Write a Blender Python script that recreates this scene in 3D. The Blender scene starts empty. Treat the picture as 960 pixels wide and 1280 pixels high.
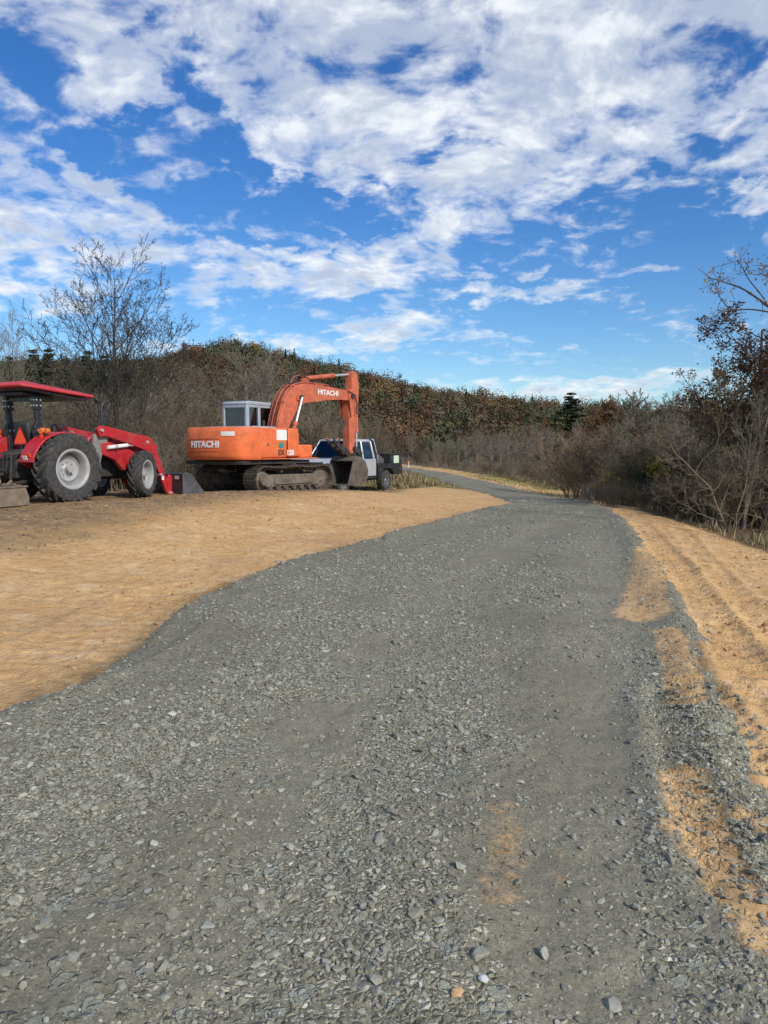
import bpy, math, random
import numpy as np
from mathutils import Vector, Matrix
R = math.radians
SC = bpy.context.scene
COL = SC.collection
CAM_H = 1.6
PITCH = math.atan(82/920.0)

# ------------------------------------------------------------------ helpers: objects
def tag(o, label=None, cat=None, group=None, kind=None):
    if label: o['label'] = label
    if cat: o['category'] = cat
    if group: o['group'] = group
    if kind: o['kind'] = kind
    return o

def empty(name, loc=(0, 0, 0), rz=0.0, scale=1.0):
    o = bpy.data.objects.new(name, None); COL.objects.link(o)
    o.location = loc; o.rotation_euler = (0, 0, rz); o.scale = (scale,)*3
    o.empty_display_size = 0.3
    return o

def mesh_np(name, v, f, mat=None, smooth=False, attrs=None, link=True, parent=None):
    """v (n,3); f (m,k) all the same size, or a list of such arrays"""
    me = bpy.data.meshes.new(name)
    v = np.asarray(v, dtype=np.float32)
    fl = f if isinstance(f, list) else [f]
    fl = [np.asarray(a, dtype=np.int32) for a in fl if len(a)]
    me.vertices.add(len(v)); me.vertices.foreach_set('co', v.ravel())
    nl = sum(a.size for a in fl); npoly = sum(len(a) for a in fl)
    me.loops.add(nl); me.polygons.add(npoly)
    me.loops.foreach_set('vertex_index', np.concatenate([a.ravel() for a in fl]))
    tot = np.concatenate([np.full(len(a), a.shape[1], dtype=np.int32) for a in fl])
    st = np.concatenate([[0], np.cumsum(tot)[:-1]]).astype(np.int32)
    me.polygons.foreach_set('loop_start', st)
    if smooth: me.polygons.foreach_set('use_smooth', np.ones(npoly, dtype=bool))
    else: me.polygons.foreach_set('use_smooth', np.zeros(npoly, dtype=bool))
    if attrs:
        for k, a in attrs.items():
            a = np.asarray(a, dtype=np.float32)
            if a.ndim == 1:
                at = me.attributes.new(k, 'FLOAT', 'POINT'); at.data.foreach_set('value', a)
            else:
                at = me.attributes.new(k, 'FLOAT_COLOR', 'POINT')
                if a.shape[1] == 3: a = np.concatenate([a, np.ones((len(a), 1), np.float32)], 1)
                at.data.foreach_set('color', a.ravel())
    me.update(calc_edges=True); me.validate()
    if mat: me.materials.append(mat)
    o = bpy.data.objects.new(name, me)
    if link: COL.objects.link(o)
    if parent: o.parent = parent
    return o

class MB:
    """collects shapes and links them as one mesh object"""
    def __init__(s, xf=None):
        s.v = []; s.f = []; s.xf = xf
    def add(s, vs, fs):
        n = len(s.v); s.v += [Vector(p) for p in vs]
        s.f += [tuple(i+n for i in f) for f in fs]
        return s
    def box(s, c, d, rot=None, taper=None):
        hx, hy, hz = d[0]/2, d[1]/2, d[2]/2
        vs = []
        for z in (-1, 1):
            t = taper if (taper and z > 0) else 1.0
            for x, y in ((-1, -1), (1, -1), (1, 1), (-1, 1)):
                vs.append(Vector((x*hx*t, y*hy*t, z*hz)))
        if rot is not None: vs = [rot @ p for p in vs]
        vs = [p+Vector(c) for p in vs]
        return s.add(vs, [(3, 2, 1, 0), (4, 5, 6, 7), (0, 1, 5, 4), (1, 2, 6, 5), (2, 3, 7, 6), (3, 0, 4, 7)])
    def prism(s, prof, y0, y1, axis='y'):
        """prof list of (a,b) -> x,z for axis y ; y,z for axis x ; x,y for axis z"""
        def P(a, b, t):
            return {'y': (a, t, b), 'x': (t, a, b), 'z': (a, b, t)}[axis]
        n = len(prof)
        vs = [P(a, b, y0) for a, b in prof]+[P(a, b, y1) for a, b in prof]
        fs = [tuple(range(n)), tuple(range(2*n-1, n-1, -1))]
        fs += [(i, i+n, (i+1) % n+n, (i+1) % n) for i in range(n)]
        return s.add(vs, fs)
    def cyl(s, p0, p1, r0, r1=None, n=16):
        return s.tube([p0, p1], [r0, r0 if r1 is None else r1], n)
    def tube(s, path, rad, n=8, caps=True):
        path = [Vector(p) for p in path]
        if not hasattr(rad, '__len__'): rad = [rad]*len(path)
        vs = []; fs = []
        up = None
        for i, p in enumerate(path):
            if i == 0: t = path[1]-path[0]
            elif i == len(path)-1: t = path[-1]-path[-2]
            else: t = (path[i+1]-path[i]).normalized()+(path[i]-path[i-1]).normalized()
            t.normalize()
            if up is None:
                up = t.orthogonal().normalized()
            else:
                up = (up-t*up.dot(t)); up.normalize()
            b = t.cross(up)
            for k in range(n):
                a = 2*math.pi*k/n
                vs.append(p+(up*math.cos(a)+b*math.sin(a))*rad[i])
        for i in range(len(path)-1):
            for k in range(n):
                fs.append((i*n+k, i*n+(k+1) % n, (i+1)*n+(k+1) % n, (i+1)*n+k))
        if caps:
            fs.append(tuple(range(n-1, -1, -1)))
            fs.append(tuple((len(path)-1)*n+k for k in range(n)))
        return s.add(vs, fs)
    def lathe(s, prof, c=(0, 0, 0), n=40, closed=False):
        """prof of (r, y): turned about the y axis through c"""
        c = Vector(c); vs = []; fs = []; m = len(prof)
        for k in range(n):
            a = 2*math.pi*k/n
            for r, y in prof:
                vs.append(c+Vector((r*math.cos(a), y, r*math.sin(a))))
        for k in range(n):
            k2 = (k+1) % n
            for i in range(m if closed else m-1):
                j = (i+1) % m
                fs.append((k*m+i, k*m+j, k2*m+j, k2*m+i))
        return s.add(vs, fs)
    def sphere(s, c, r, n=12, sc=(1, 1, 1)):
        vs = []; fs = []
        m = n//2
        for i in range(m+1):
            t = math.pi*i/m
            for k in range(n):
                a = 2*math.pi*k/n
                vs.append((c[0]+r*sc[0]*math.sin(t)*math.cos(a), c[1]+r*sc[1]*math.sin(t)*math.sin(a), c[2]+r*sc[2]*math.cos(t)))
        for i in range(m):
            for k in range(n):
                fs.append((i*n+k, (i+1)*n+k, (i+1)*n+(k+1) % n, i*n+(k+1) % n))
        return s.add(vs, fs)
    def build(s, name, mat, parent=None, bevel=0.0, smooth=True, ang=32, label=None, seg=2):
        me = bpy.data.meshes.new(name)
        vs = s.v if s.xf is None else ([s.xf(p) for p in s.v] if callable(s.xf) else [s.xf @ p for p in s.v])
        me.from_pydata([tuple(p) for p in vs], [], s.f)
        import bmesh
        bm = bmesh.new(); bm.from_mesh(me)
        bmesh.ops.remove_doubles(bm, verts=bm.verts, dist=1e-5)
        bmesh.ops.recalc_face_normals(bm, faces=bm.faces)
        bm.to_mesh(me); bm.free()
        if smooth:
            me.polygons.foreach_set('use_smooth', [True]*len(me.polygons))
            me.set_sharp_from_angle(angle=R(ang))
        me.materials.append(mat)
        o = bpy.data.objects.new(name, me); COL.objects.link(o)
        if parent: o.parent = parent
        if bevel:
            b = o.modifiers.new('bevel', 'BEVEL'); b.width = bevel; b.segments = seg; b.limit_method = 'ANGLE'; b.angle_limit = R(35)
        if label: o['label'] = label
        return o

def text_mesh(name, s, size, mat, M, parent, depth=0.004, bold=0.0, spacing=1.0, sx=1.0):
    cu = bpy.data.curves.new('tmp', 'FONT'); cu.body = s; cu.size = size; cu.offset = bold
    cu.extrude = depth; cu.align_x = 'CENTER'; cu.align_y = 'CENTER'; cu.space_character = spacing
    cu.resolution_u = 3
    o = bpy.data.objects.new('tmp', cu); COL.objects.link(o)
    dg = bpy.context.evaluated_depsgraph_get()
    me = bpy.data.meshes.new_from_object(o.evaluated_get(dg))
    bpy.data.objects.remove(o); bpy.data.curves.remove(cu)
    me.transform(Matrix.Diagonal((sx, 1, 1, 1))); me.transform(M); me.name = name
    me.materials.clear(); me.materials.append(mat)
    t = bpy.data.objects.new(name, me); COL.objects.link(t); t.parent = parent
    return t

# ------------------------------------------------------------------ helpers: noise
def _h(ix, iy, seed):
    n = (ix.astype(np.int64)*374761393+iy.astype(np.int64)*668265263+seed*1274126177) & 0xffffffff
    n = ((n ^ (n >> 13))*1103515245) & 0xffffffff
    n = ((n ^ (n >> 16))*2246822519) & 0xffffffff
    return ((n ^ (n >> 15)) & 0xffff)/65535.0
def vnoise(x, y, seed=0):
    x = np.asarray(x, float); y = np.asarray(y, float)
    ix = np.floor(x); iy = np.floor(y); fx = x-ix; fy = y-iy
    fx = fx*fx*(3-2*fx); fy = fy*fy*(3-2*fy)
    a = _h(ix, iy, seed); b = _h(ix+1, iy, seed); c = _h(ix, iy+1, seed); d = _h(ix+1, iy+1, seed)
    return (a*(1-fx)+b*fx)*(1-fy)+(c*(1-fx)+d*fx)*fy*1.0
def fbm(x, y, seed=0, o=4, g=0.5):
    s = 0; a = 1; t = 0
    for i in range(o):
        s = s+a*vnoise(x*2**i+17.3*i, y*2**i-9.1*i, seed+i); t += a; a *= g
    return s/t-0.5
def sstep(x, a, b):
    t = np.clip((np.asarray(x, float)-a)/(b-a), 0, 1); return t*t*(3-2*t)

# ------------------------------------------------------------------ camera rays
def ray(px, py):
    u = (px-480)/920.0; v = (640-py)/920.0
    return np.array([u, math.cos(PITCH)+v*math.sin(PITCH), -math.sin(PITCH)+v*math.cos(PITCH)])

# left / right edge of the gravel as seen on a level plane
def flat(px, py):
    d = ray(px, py); t = -CAM_H/d[2]; return d[0]*t, d[1]*t
LPX = [(0, 890), (50, 873), (100, 855), (135, 830), (180, 798), (215, 768), (250, 745), (300, 724), (350, 705), (410, 690), (480, 672), (545, 655), (600, 640), (644, 630)]
RPX = [(500, 582), (560, 590), (630, 607), (690, 622), (750, 632), (780, 650), (797, 675), (822, 715), (850, 755), (882, 830), (920, 920), (952, 1000)]
_L = np.array([flat(*p) for p in LPX]); _R = np.array([flat(*p) for p in RPX][::-1])

def H0(x, y):
    """smooth terrain height"""
    x = np.asarray(x, float); y = np.asarray(y, float)
    z = -0.38*sstep(y, 19, 33)
    xl = np.interp(y, [-20, 0]+list(_L[:, 1])+[30, 60, 200], [-5, -3.6]+list(_L[:, 0])+[4.0, 6.0, 6.0])
    s = xl-x
    z = z+(0.50*sstep(s, 0.3, 6.0))*(1-.40*sstep(y, 17, 22))*(1-sstep(y, 24, 32))
    xr = np.interp(y, [-20, 0, 3.3]+list(_R[:, 1]), [2.6, 2.1, 1.85]+list(_R[:, 0]))
    xr = np.where(y > 33, np.interp(y, [33, 60, 200], [4.5, 9.0, 14.0]), xr)
    t = x-xr
    z = z-0.28*sstep(t, 0.2, 3.2)-2.2*sstep(t, 3.5, 22)
    r = np.hypot(x, y)
    z = z-3.5*sstep(r, 95, 170)*sstep(t, -30, 20)-1.5*sstep(r, 95, 170)
    return z
def P(px, py):
    """ground point seen at a pixel of the photograph"""
    d = ray(px, py); d = d/d[1]
    o = 0.0
    ys = np.concatenate([np.arange(1.0, 60, 0.05), np.arange(60, 400, 0.5)])
    dz = CAM_H+d[2]*ys-H0(d[0]*ys, ys)
    k = np.argmax(dz < 0)
    if dz[k] >= 0: k = len(ys)-1
    y = ys[k]
    return np.array([d[0]*y, y])
def at(px, Y):
    """ground point at column px and depth Y"""
    x = (px-480)/920.0*Y      # near the horizon
    return np.array([x, Y, float(H0(x, Y))])
def ztop(py, Y):
    d = ray(480, py); return CAM_H+d[2]/d[1]*Y

def sdf(poly, x, y):
    """signed distance to polygon, positive inside"""
    poly = np.asarray(poly, float); shp = np.shape(x)
    x = np.ravel(x); y = np.ravel(y)
    d = np.full(len(x), 1e18); ins = np.zeros(len(x), bool)
    n = len(poly)
    for i in range(n):
        ax, ay = poly[i]; bx, by = poly[(i+1) % n]
        ex, ey = bx-ax, by-ay; L = ex*ex+ey*ey+1e-12
        t = np.clip(((x-ax)*ex+(y-ay)*ey)/L, 0, 1)
        d = np.minimum(d, (x-ax-t*ex)**2+(y-ay-t*ey)**2)
        c = ((ay > y) != (by > y))
        with np.errstate(divide='ignore', invalid='ignore'):
            xi = (bx-ax)*(y-ay)/((by-ay) if by != ay else 1e-12)+ax
        ins ^= (c & (x < xi))
    d = np.sqrt(d)
    return np.where(ins, d, -d).reshape(shp)
def pdist(poly, x, y):
    """distance to an open polyline and the length along it"""
    poly = np.asarray(poly, float)
    d = np.full(np.shape(x), 1e18); s = np.zeros(np.shape(x)); acc = 0
    for i in range(len(poly)-1):
        ax, ay = poly[i]; bx, by = poly[i+1]
        ex, ey = bx-ax, by-ay; L = math.hypot(ex, ey)
        t = np.clip(((x-ax)*ex+(y-ay)*ey)/(L*L), 0, 1)
        q = np.hypot(x-ax-t*ex, y-ay-t*ey)
        m = q < d; d = np.where(m, q, d); s = np.where(m, acc+t*L, s); acc += L
    return d, s

# ------------------------------------------------------------------ helpers: materials
class NT:
    def __init__(s, tree): s.t = tree; s.n = tree.nodes; s.l = tree.links
    def node(s, typ, **kw):
        n = s.n.new(typ)
        for k, v in kw.items(): setattr(n, k, v)
        return n
    def _in(s, sock, v):
        if isinstance(v, bpy.types.NodeSocket): s.l.new(v, sock)
        elif v is not None:
            if hasattr(v, '__len__') and len(v) == 3 and sock.type == 'RGBA': v = (*v, 1)
            sock.default_value = v
    def math(s, op, a, b=None, c=None, clamp=False):
        n = s.node('ShaderNodeMath', operation=op); n.use_clamp = clamp
        s._in(n.inputs[0], a)
        if b is not None: s._in(n.inputs[1], b)
        if c is not None: s._in(n.inputs[2], c)
        return n.outputs[0]
    def mix(s, f, a, b, mode='MIX'):
        n = s.node('ShaderNodeMix', data_type='RGBA', blend_type=mode)
        s._in(n.inputs[0], f); s._in(n.inputs[6], a); s._in(n.inputs[7], b); return n.outputs[2]
    def noise(s, vec, scale, det=4, rough=.5, dist=0, out=0):
        n = s.node('ShaderNodeTexNoise'); s._in(n.inputs['Vector'], vec)
        n.inputs['Scale'].default_value = scale; n.inputs['Detail'].default_value = det
        n.inputs['Roughness'].default_value = rough; n.inputs['Distortion'].default_value = dist
        return n.outputs[out]
    def voro(s, vec, scale, feature='F1', out='Distance', rand=1.0):
        n = s.node('ShaderNodeTexVoronoi', feature=feature); s._in(n.inputs['Vector'], vec)
        n.inputs['Scale'].default_value = scale; n.inputs['Randomness'].default_value = rand
        return n.outputs[out]
    def ss(s, x, a, b, lo=0.0, hi=1.0):
        n = s.node('ShaderNodeMapRange', interpolation_type='SMOOTHSTEP')
        s._in(n.inputs[0], x); n.inputs[1].default_value = a; n.inputs[2].default_value = b
        n.inputs[3].default_value = lo; n.inputs[4].default_value = hi; return n.outputs[0]
    def ramp(s, f, stops):
        n = s.node('ShaderNodeValToRGB'); e = n.color_ramp.elements
        while len(e) < len(stops): e.new(0.5)
        for el, (p, c) in zip(e, stops): el.position = p; el.color = (*c, 1)
        s._in(n.inputs[0], f); return n.outputs[0]
    def bump(s, h, strength, dist, normal=None):
        n = s.node('ShaderNodeBump'); n.inputs['Strength'].default_value = strength; n.inputs['Distance'].default_value = dist
        s._in(n.inputs['Height'], h)
        if normal is not None: s._in(n.inputs['Normal'], normal)
        return n.outputs[0]
    def attr(s, name, out='Fac'):
        n = s.node('ShaderNodeAttribute'); n.attribute_name = name; return n.outputs[out]

def newmat(name):
    m = bpy.data.materials.new(name); m.use_nodes = True
    N = NT(m.node_tree); b = m.node_tree.nodes['Principled BSDF']
    return m, N, b

def mat(name, col, rough=.5, metal=0.0, var=.15, scale=4.0, dirt=0.0, dirtcol=(.16, .11, .07), bump=0.0, coat=0.0, spec=.5, streak=None):
    m, N, b = newmat(name)
    tc = N.node('ShaderNodeTexCoord').outputs['Object']
    n1 = N.noise(tc, scale, 5, .6)
    c0 = tuple(max(0, x*(1-var)) for x in col); c1 = tuple(min(1, x*(1+var)) for x in col)
    c = N.mix(N.ss(n1, .3, .7), c0, c1)
    if streak:
        mp = N.node('ShaderNodeMapping'); N._in(mp.inputs[0], tc); mp.inputs[3].default_value = (2.2, 2.2, 9)
        c = N.mix(N.math('MULTIPLY', N.ss(N.noise(mp.outputs[0], 1.0, 5, .65), .5, .72), streak[1]), c, streak[0])
    if dirt:
        n2 = N.noise(tc, scale*2.3, 6, .7)
        c = N.mix(N.math('MULTIPLY', N.ss(n2, .45, .68), dirt), c, dirtcol)
        N._in(b.inputs['Roughness'], N.ss(n2, .3, .7, rough, min(1, rough+.3)))
    else: b.inputs['Roughness'].default_value = rough
    N._in(b.inputs['Base Color'], c); b.inputs['Metallic'].default_value = metal
    b.inputs['Coat Weight'].default_value = coat
    b.inputs['Specular IOR Level'].default_value = spec
    if bump: N._in(b.inputs['Normal'], N.bump(N.noise(tc, scale*6, 4, .6), .6, bump))
    return m
# ------------------------------------------------------------------ the land
road_poly = [(-9, -14), (-5.2, -3), (-3.6, 1.5), (-2.75, 3.4)]+[tuple(P(*p)) for p in LPX]
road_poly += [tuple(P(*p)) for p in [(610, 618), (585, 612), (560, 605), (545, 599), (520, 590.5), (500, 586.5), (470, 583), (430, 579.5)]]
road_poly += [tuple(P(*p)) for p in [(430, 577.2), (470, 580), (500, 583), (530, 587), (560, 591.5), (600, 600), (630, 607), (690, 621), (735, 629.5), (765, 639), (783, 653), (799, 678), (822, 715), (848, 755), (882, 830), (920, 920), (952, 1000)]]
road_poly += [(2.0, 1.5), (2.4, -3), (2, -14)]
dirt_left = [(-14, 2), (-9, 0), (-3.4, 1.5)]+[tuple(P(*p)) for p in LPX[::3]]+[tuple(P(*p)) for p in [(652, 632), (640, 622), (600, 613), (540, 609), (500, 612), (400, 612), (280, 613), (180, 622), (90, 634), (0, 640), (-200, 650)]]
brown_left = [tuple(P(*p)) for p in [(-300, 700), (0, 688), (120, 663), (210, 640), (330, 620), (420, 615), (500, 612), (400, 602), (230, 600), (0, 612), (-300, 625)]]
dirt_right = [(1.5, -14), (1.5, 2)]+[tuple(P(*p)) for p in [(940, 1000), (900, 900), (780, 660), (740, 634), (690, 622), (620, 606), (560, 592), (500, 583.5), (440, 579)]]
dirt_right += [tuple(P(*p)) for p in [(440, 575), (500, 580), (560, 586.5), (620, 597), (690, 612), (740, 620), (800, 638), (860, 655), (910, 674), (960, 692), (1020, 715), (1200, 800)]]+[(5.5, 1), (5.5, -14)]
grass_c = P(535, 602)
patches = [([(812, 692), (810, 712), (808, 745), (806, 778)], .24, 1.15), ([(836, 800), (848, 840), (858, 885)], .13, 1.1), ([(852, 985), (868, 1030), (888, 1080), (925, 1140), (960, 1200)], .115, 1.15), ([(846, 1050), (870, 1075)], .09, .9), ([(925, 1040), (950, 1048)], .07, .9), ([(632, 1030), (634, 1090), (620, 1150)], .10, .62), ([(700, 1080), (690, 1110)], .09, .42), ([(700, 1230), (705, 1245)], .07, .4)]
patches = [([P(*q) for q in l_], w_, t_) for l_, w_, t_ in patches]
rut_r = [P(800, 655), P(850, 715), P(900, 790), P(960, 880)]
rut_r2 = [P(850, 662), P(905, 730), P(960, 790)]
cleat_g = [P(858, 880), P(900, 985), P(960, 1120)]
cleat_l = [P(-40, 870), P(60, 835), P(130, 805), P(230, 745)]
wheel_a = [P(300, 1279), P(420, 900), P(560, 740), P(690, 660)]
wheel_b = [P(760, 1279), P(760, 900), P(770, 760), P(755, 680)]

def Hn(x, y):
    """terrain with its ruts, lumps and tyre marks"""
    x = np.asarray(x, float); y = np.asarray(y, float)
    r = np.hypot(x, y)
    z = H0(x, y)+.10*fbm(x*.35, y*.35, 3)*sstep(r, 3, 20)
    z = z+.05*fbm(x*1.1, y*1.1, 11)+.034*fbm(x*4, y*4, 21, 4, .6)*(1-sstep(r, 25, 60))
    z = z+.012*fbm(x*22, y*22, 31, 3)*(1-sstep(r, 8, 14))
    sr = sdf(road_poly, x, y)
    out = 1-sstep(sr, -.2, .3)
    # loose tracked soil beside the gravel: furrows that run with the road
    sdr = sdf(dirt_right, x, y)
    m = sstep(sdr, -.2, .4)*out*(1-sstep(y, 20, 34))
    z = z+m*(.022*fbm(x*1.9+y*.5, y*.35, 41, 3)+.045*fbm(x*5, y*5, 44, 4, .6))
    for line, w, per, amp, sk in ((rut_r, .24, .20, .012, .5), (rut_r2, .22, .20, .010, -.5), (cleat_g, .32, .15, .020, .6), (cleat_l, .70, .21, .007, .25)):
        d, s = pdist(line, x, y)
        k = (1-sstep(d, w*.6, w))
        z = z+k*(amp*np.sin((s+sk*d+.02*fbm(x*3, y*3, 77))*2*math.pi/per)-amp*.9)+.02*np.exp(-((d-w)/.07)**2)
    # ridge of loose stone along the right edge of the gravel
    z = z+.05*np.exp(-((sr-.12)/.22)**2)*(x > 0)*(1-sstep(y, 18, 26))
    # soft wheel paths
    for line in (wheel_a, wheel_b):
        d, s = pdist(line, x, y); z = z-.018*np.exp(-(d/.35)**2)+.012*np.exp(-((d-.6)/.25)**2)
    return z

AZ = np.radians(np.concatenate([np.linspace(-180, -46, 40)[:-1], np.linspace(-46, 46, 560), np.linspace(46, 180, 40)[1:]]))
RR = np.concatenate([np.linspace(.3, 1.2, 8)[:-1], np.geomspace(1.2, 40, 570)[:-1], np.geomspace(40, 2500, 90)])
def polar():
    a, r = np.meshgrid(AZ, RR)
    return r*np.sin(a), r*np.cos(a)
def gridfaces(nr, nc, keep=None):
    i = np.arange(nr-1)[:, None]*nc+np.arange(nc-1)[None, :]
    f = np.stack([i, i+1, i+nc+1, i+nc], -1).reshape(-1, 4)
    if keep is not None:
        k = keep.ravel(); f = f[k[f].any(1)]
    return f
X, Y = polar()
Z = Hn(X, Y)
SR = sdf(road_poly, X, Y)
edge_n = fbm(X*1.3, Y*1.3, 51)*.45+fbm(X*6, Y*6, 52, 5, .7)*.42
def softmask(poly, w=.25):
    return sstep(sdf(poly, X, Y)+edge_n*2.2*w, -w, w)
w_far = 1.0
dirt = np.maximum(softmask(dirt_left, .3), softmask(dirt_right, .16+0*X))
brown = softmask(brown_left, .8)
gd = np.hypot((X-grass_c[0])/6.0, (Y-grass_c[1])/7.0)
green = 1-sstep(gd+edge_n, .6, 1.3)
centre = np.concatenate([[[0, 0, float(Hn(0., 0.))]], ])

# soil and litter material
mg, N, b = newmat('soil')
tc = N.node('ShaderNodeTexCoord').outputs['Object']
nA = N.noise(tc, 1.1, 6, .62); nB = N.noise(tc, 9, 6, .65); nC = N.noise(tc, 45, 4, .6)
tan = N.mix(N.ss(nA, .32, .68), (.58, .355, .15), (.71, .475, .235))
tan = N.mix(N.ss(nB, .42, .72), tan, (.47, .275, .12))
tan = N.mix(N.math('MULTIPLY', N.ss(N.noise(tc, 2.6, 5, .7), .52, .70), .55), tan, (.76, .57, .36))
tan = N.mix(N.math('MULTIPLY', N.ss(N.noise(tc, .55, 6, .72), .50, .64), .50), tan, (.36, .225, .115))
tan = N.mix(N.math('MULTIPLY', N.ss(N.voro(tc, 26, out='Distance'), .12, .0), .35), tan, (.30, .17, .07))
bn = N.mix(N.ss(nB, .35, .7), (.26, .17, .09), (.40, .265, .145))
bn = N.mix(N.math('MULTIPLY', N.ss(N.noise(tc, 3.4, 6, .7), .48, .6), .75), bn, (.17, .12, .075))
lit = N.ramp(N.noise(tc, 14, 8, .75), [(.25, (.055, .038, .022)), (.45, (.13, .09, .05)), (.6, (.20, .15, .08)), (.75, (.27, .20, .11))])
lit = N.mix(N.math('MULTIPLY', N.ss(N.noise(tc, 1.2, 4, .6), .5, .7), .5), lit, (.16, .15, .06))
grn = N.ramp(N.noise(tc, 12, 8, .75), [(.3, (.13, .125, .045)), (.55, (.25, .23, .09)), (.75, (.36, .30, .14))])
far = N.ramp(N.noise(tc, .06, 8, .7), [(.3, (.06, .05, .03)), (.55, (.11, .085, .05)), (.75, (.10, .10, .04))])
c = N.mix(N.attr('green'), lit, grn)
c = N.mix(N.attr('brown'), c, bn)
dm = N.math('MULTIPLY', N.attr('dirt'), N.math('SUBTRACT', 1.0, N.math('MULTIPLY', N.attr('brown'), N.ss(nA, .18, .50, .25, 1))))
c = N.mix(dm, c, tan)
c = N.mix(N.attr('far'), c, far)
N._in(b.inputs['Base Color'], c); b.inputs['Roughness'].default_value = .95; b.inputs['Specular IOR Level'].default_value = .15
h = N.math('ADD', N.math('MULTIPLY', nB, .6), N.math('MULTIPLY', nC, .4))
h = N.math('ADD', h, N.math('MULTIPLY', N.noise(tc, 3.1, 5, .7), 1.2))
N._in(b.inputs['Normal'], N.bump(h, 1.0, .05))
v = np.stack([X, Y, Z], -1).reshape(-1, 3)
fc = gridfaces(*X.shape)
# close the hole at the camera's feet
v = np.concatenate([v, [[0, 0, float(Hn(0., 0.))]]])
nc_ = X.shape[1]
tri = np.stack([np.arange(nc_-1), np.full(nc_-1, len(v)-1), np.arange(1, nc_)], -1)
def A1(a): return np.concatenate([a.ravel(), [0]])
ground = mesh_np('ground', v, [fc, tri], mg, True,
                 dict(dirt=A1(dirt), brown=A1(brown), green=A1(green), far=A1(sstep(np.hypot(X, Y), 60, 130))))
tag(ground, kind='structure')

# gravel: a thin layer that runs out raggedly over the soil
soilp = np.zeros(X.shape)
for (l_, w_, wt) in patches:
    d, s_ = pdist(l_, X, Y)
    soilp = np.maximum(soilp, wt*(1-sstep(d/w_+edge_n*1.0, .25, 1.7)))
thick = np.minimum(.04, (SR+edge_n*.55)*.35)+.010*fbm(X*9, Y*9, 61, 3)
keep = (thick > -.04) & (np.hypot(X, Y) < 120)
lift = np.where(np.hypot(X, Y) > 30, .02*sstep(SR, -.3, .5), 0)
gm, N, b = newmat('crushed_stone')
tc = N.node('ShaderNodeTexCoord').outputs['Object']
def stones(scale, seed):
    mp = N.node('ShaderNodeMapping'); N._in(mp.inputs[0], tc); mp.inputs[1].default_value = (seed, seed*.7, 0)
    wob = N.noise(mp.outputs[0], scale*1.3, 2, .5, out=1)
    vm = N.node('ShaderNodeVectorMath', operation='MULTIPLY_ADD'); N._in(vm.inputs[0], wob); vm.inputs[1].default_value = (.6/scale,)*3; N._in(vm.inputs[2], mp.outputs[0])
    vn = N.node('ShaderNodeTexVoronoi'); N._in(vn.inputs['Vector'], vm.outputs[0]); vn.inputs['Scale'].default_value = scale
    ve = N.node('ShaderNodeTexVoronoi', feature='DISTANCE_TO_EDGE'); N._in(ve.inputs['Vector'], vm.outputs[0]); ve.inputs['Scale'].default_value = scale
    sep = N.node('ShaderNodeSeparateColor'); N._in(sep.inputs[0], vn.outputs['Color'])
    return sep.outputs[0], sep.outputs[1], ve.outputs['Distance'], vn.outputs['Distance']
r1, k1, e1, d1 = stones(42, 0); r2, k2, e2, d2 = stones(95, 5); r3, k3, e3, d3 = stones(17, 9)
fines = N.mix(N.ss(N.noise(tc, 60, 4, .7), .3, .7), (.175, .168, .138), (.275, .265, .222))
stc = N.ramp(r1, [(0, (.17, .166, .130)), (.5, (.28, .275, .222)), (.85, (.40, .395, .33)), (1, (.60, .59, .52))])
stc2 = N.ramp(r2, [(0, (.15, .146, .115)), (.6, (.26, .254, .203)), (.9, (.41, .40, .335)), (1, (.62, .61, .53))])
big = N.math('ADD', N.noise(tc, .75, 5, .6), N.math('MULTIPLY', N.attr('band'), .28))                       # drifts of loose stone against packed fines
loose = N.math('SUBTRACT', N.ss(big, .40, .60), N.math('MULTIPLY', N.attr('pack'), .45))
m1 = N.math('MULTIPLY', N.ss(e1, .03, .09), N.math('GREATER_THAN', N.math('ADD', k1, N.math('MULTIPLY', loose, .75)), .80))
m2 = N.math('MULTIPLY', N.ss(e2, .03, .10), N.math('GREATER_THAN', N.math('ADD', k2, N.math('MULTIPLY', loose, .5)), .62))
c = N.mix(m2, fines, stc2); c = N.mix(m1, c, stc)
m3 = N.math('MULTIPLY', N.ss(e3, .05, .10), N.math('GREATER_THAN', N.math('ADD', k3, N.math('MULTIPLY', loose, .12)), .93))
c = N.mix(m3, c, (.30, .32, .285))
c = N.mix(N.ss(big, .56, .74, 0, .22), c, (.42, .41, .36))
c = N.mix(N.ss(big, .34, .56, .55, 0), c, (.15, .142, .115))
sp = N.attr('patch')
sn = N.noise(tc, 13, 8, .8)
spm = N.ss(N.math('ADD', sp, N.math('MULTIPLY', N.math('SUBTRACT', sn, .5), 2.0)), .40, .95)
spc = N.mix(N.ss(N.noise(tc, 12, 5, .6), .35, .7), (.46, .29, .14), (.60, .42, .235))
c = N.mix(N.math('MULTIPLY', spm, .88), c, spc)
N._in(b.inputs['Base Color'], N.mix(1.0, c, (1.14, 1.10, .985), 'MULTIPLY')); b.inputs['Roughness'].default_value = .85; b.inputs['Specular IOR Level'].default_value = .25
h = N.math('MULTIPLY', m1, N.math('ADD', .5, N.math('MULTIPLY', e1, 2.2)))
h = N.math('ADD', h, N.math('MULTIPLY', m2, .35)); h = N.math('ADD', h, N.math('MULTIPLY', m3, 1.3))
h = N.math('ADD', h, N.math('MULTIPLY', N.noise(tc, 70, 5, .7), .5))
h = N.math('MULTIPLY', h, N.math('SUBTRACT', 1.0, N.math('MULTIPLY', spm, .6)))
N._in(b.inputs['Normal'], N.bump(h, .9, .016))
ZR = Z+thick+lift
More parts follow.
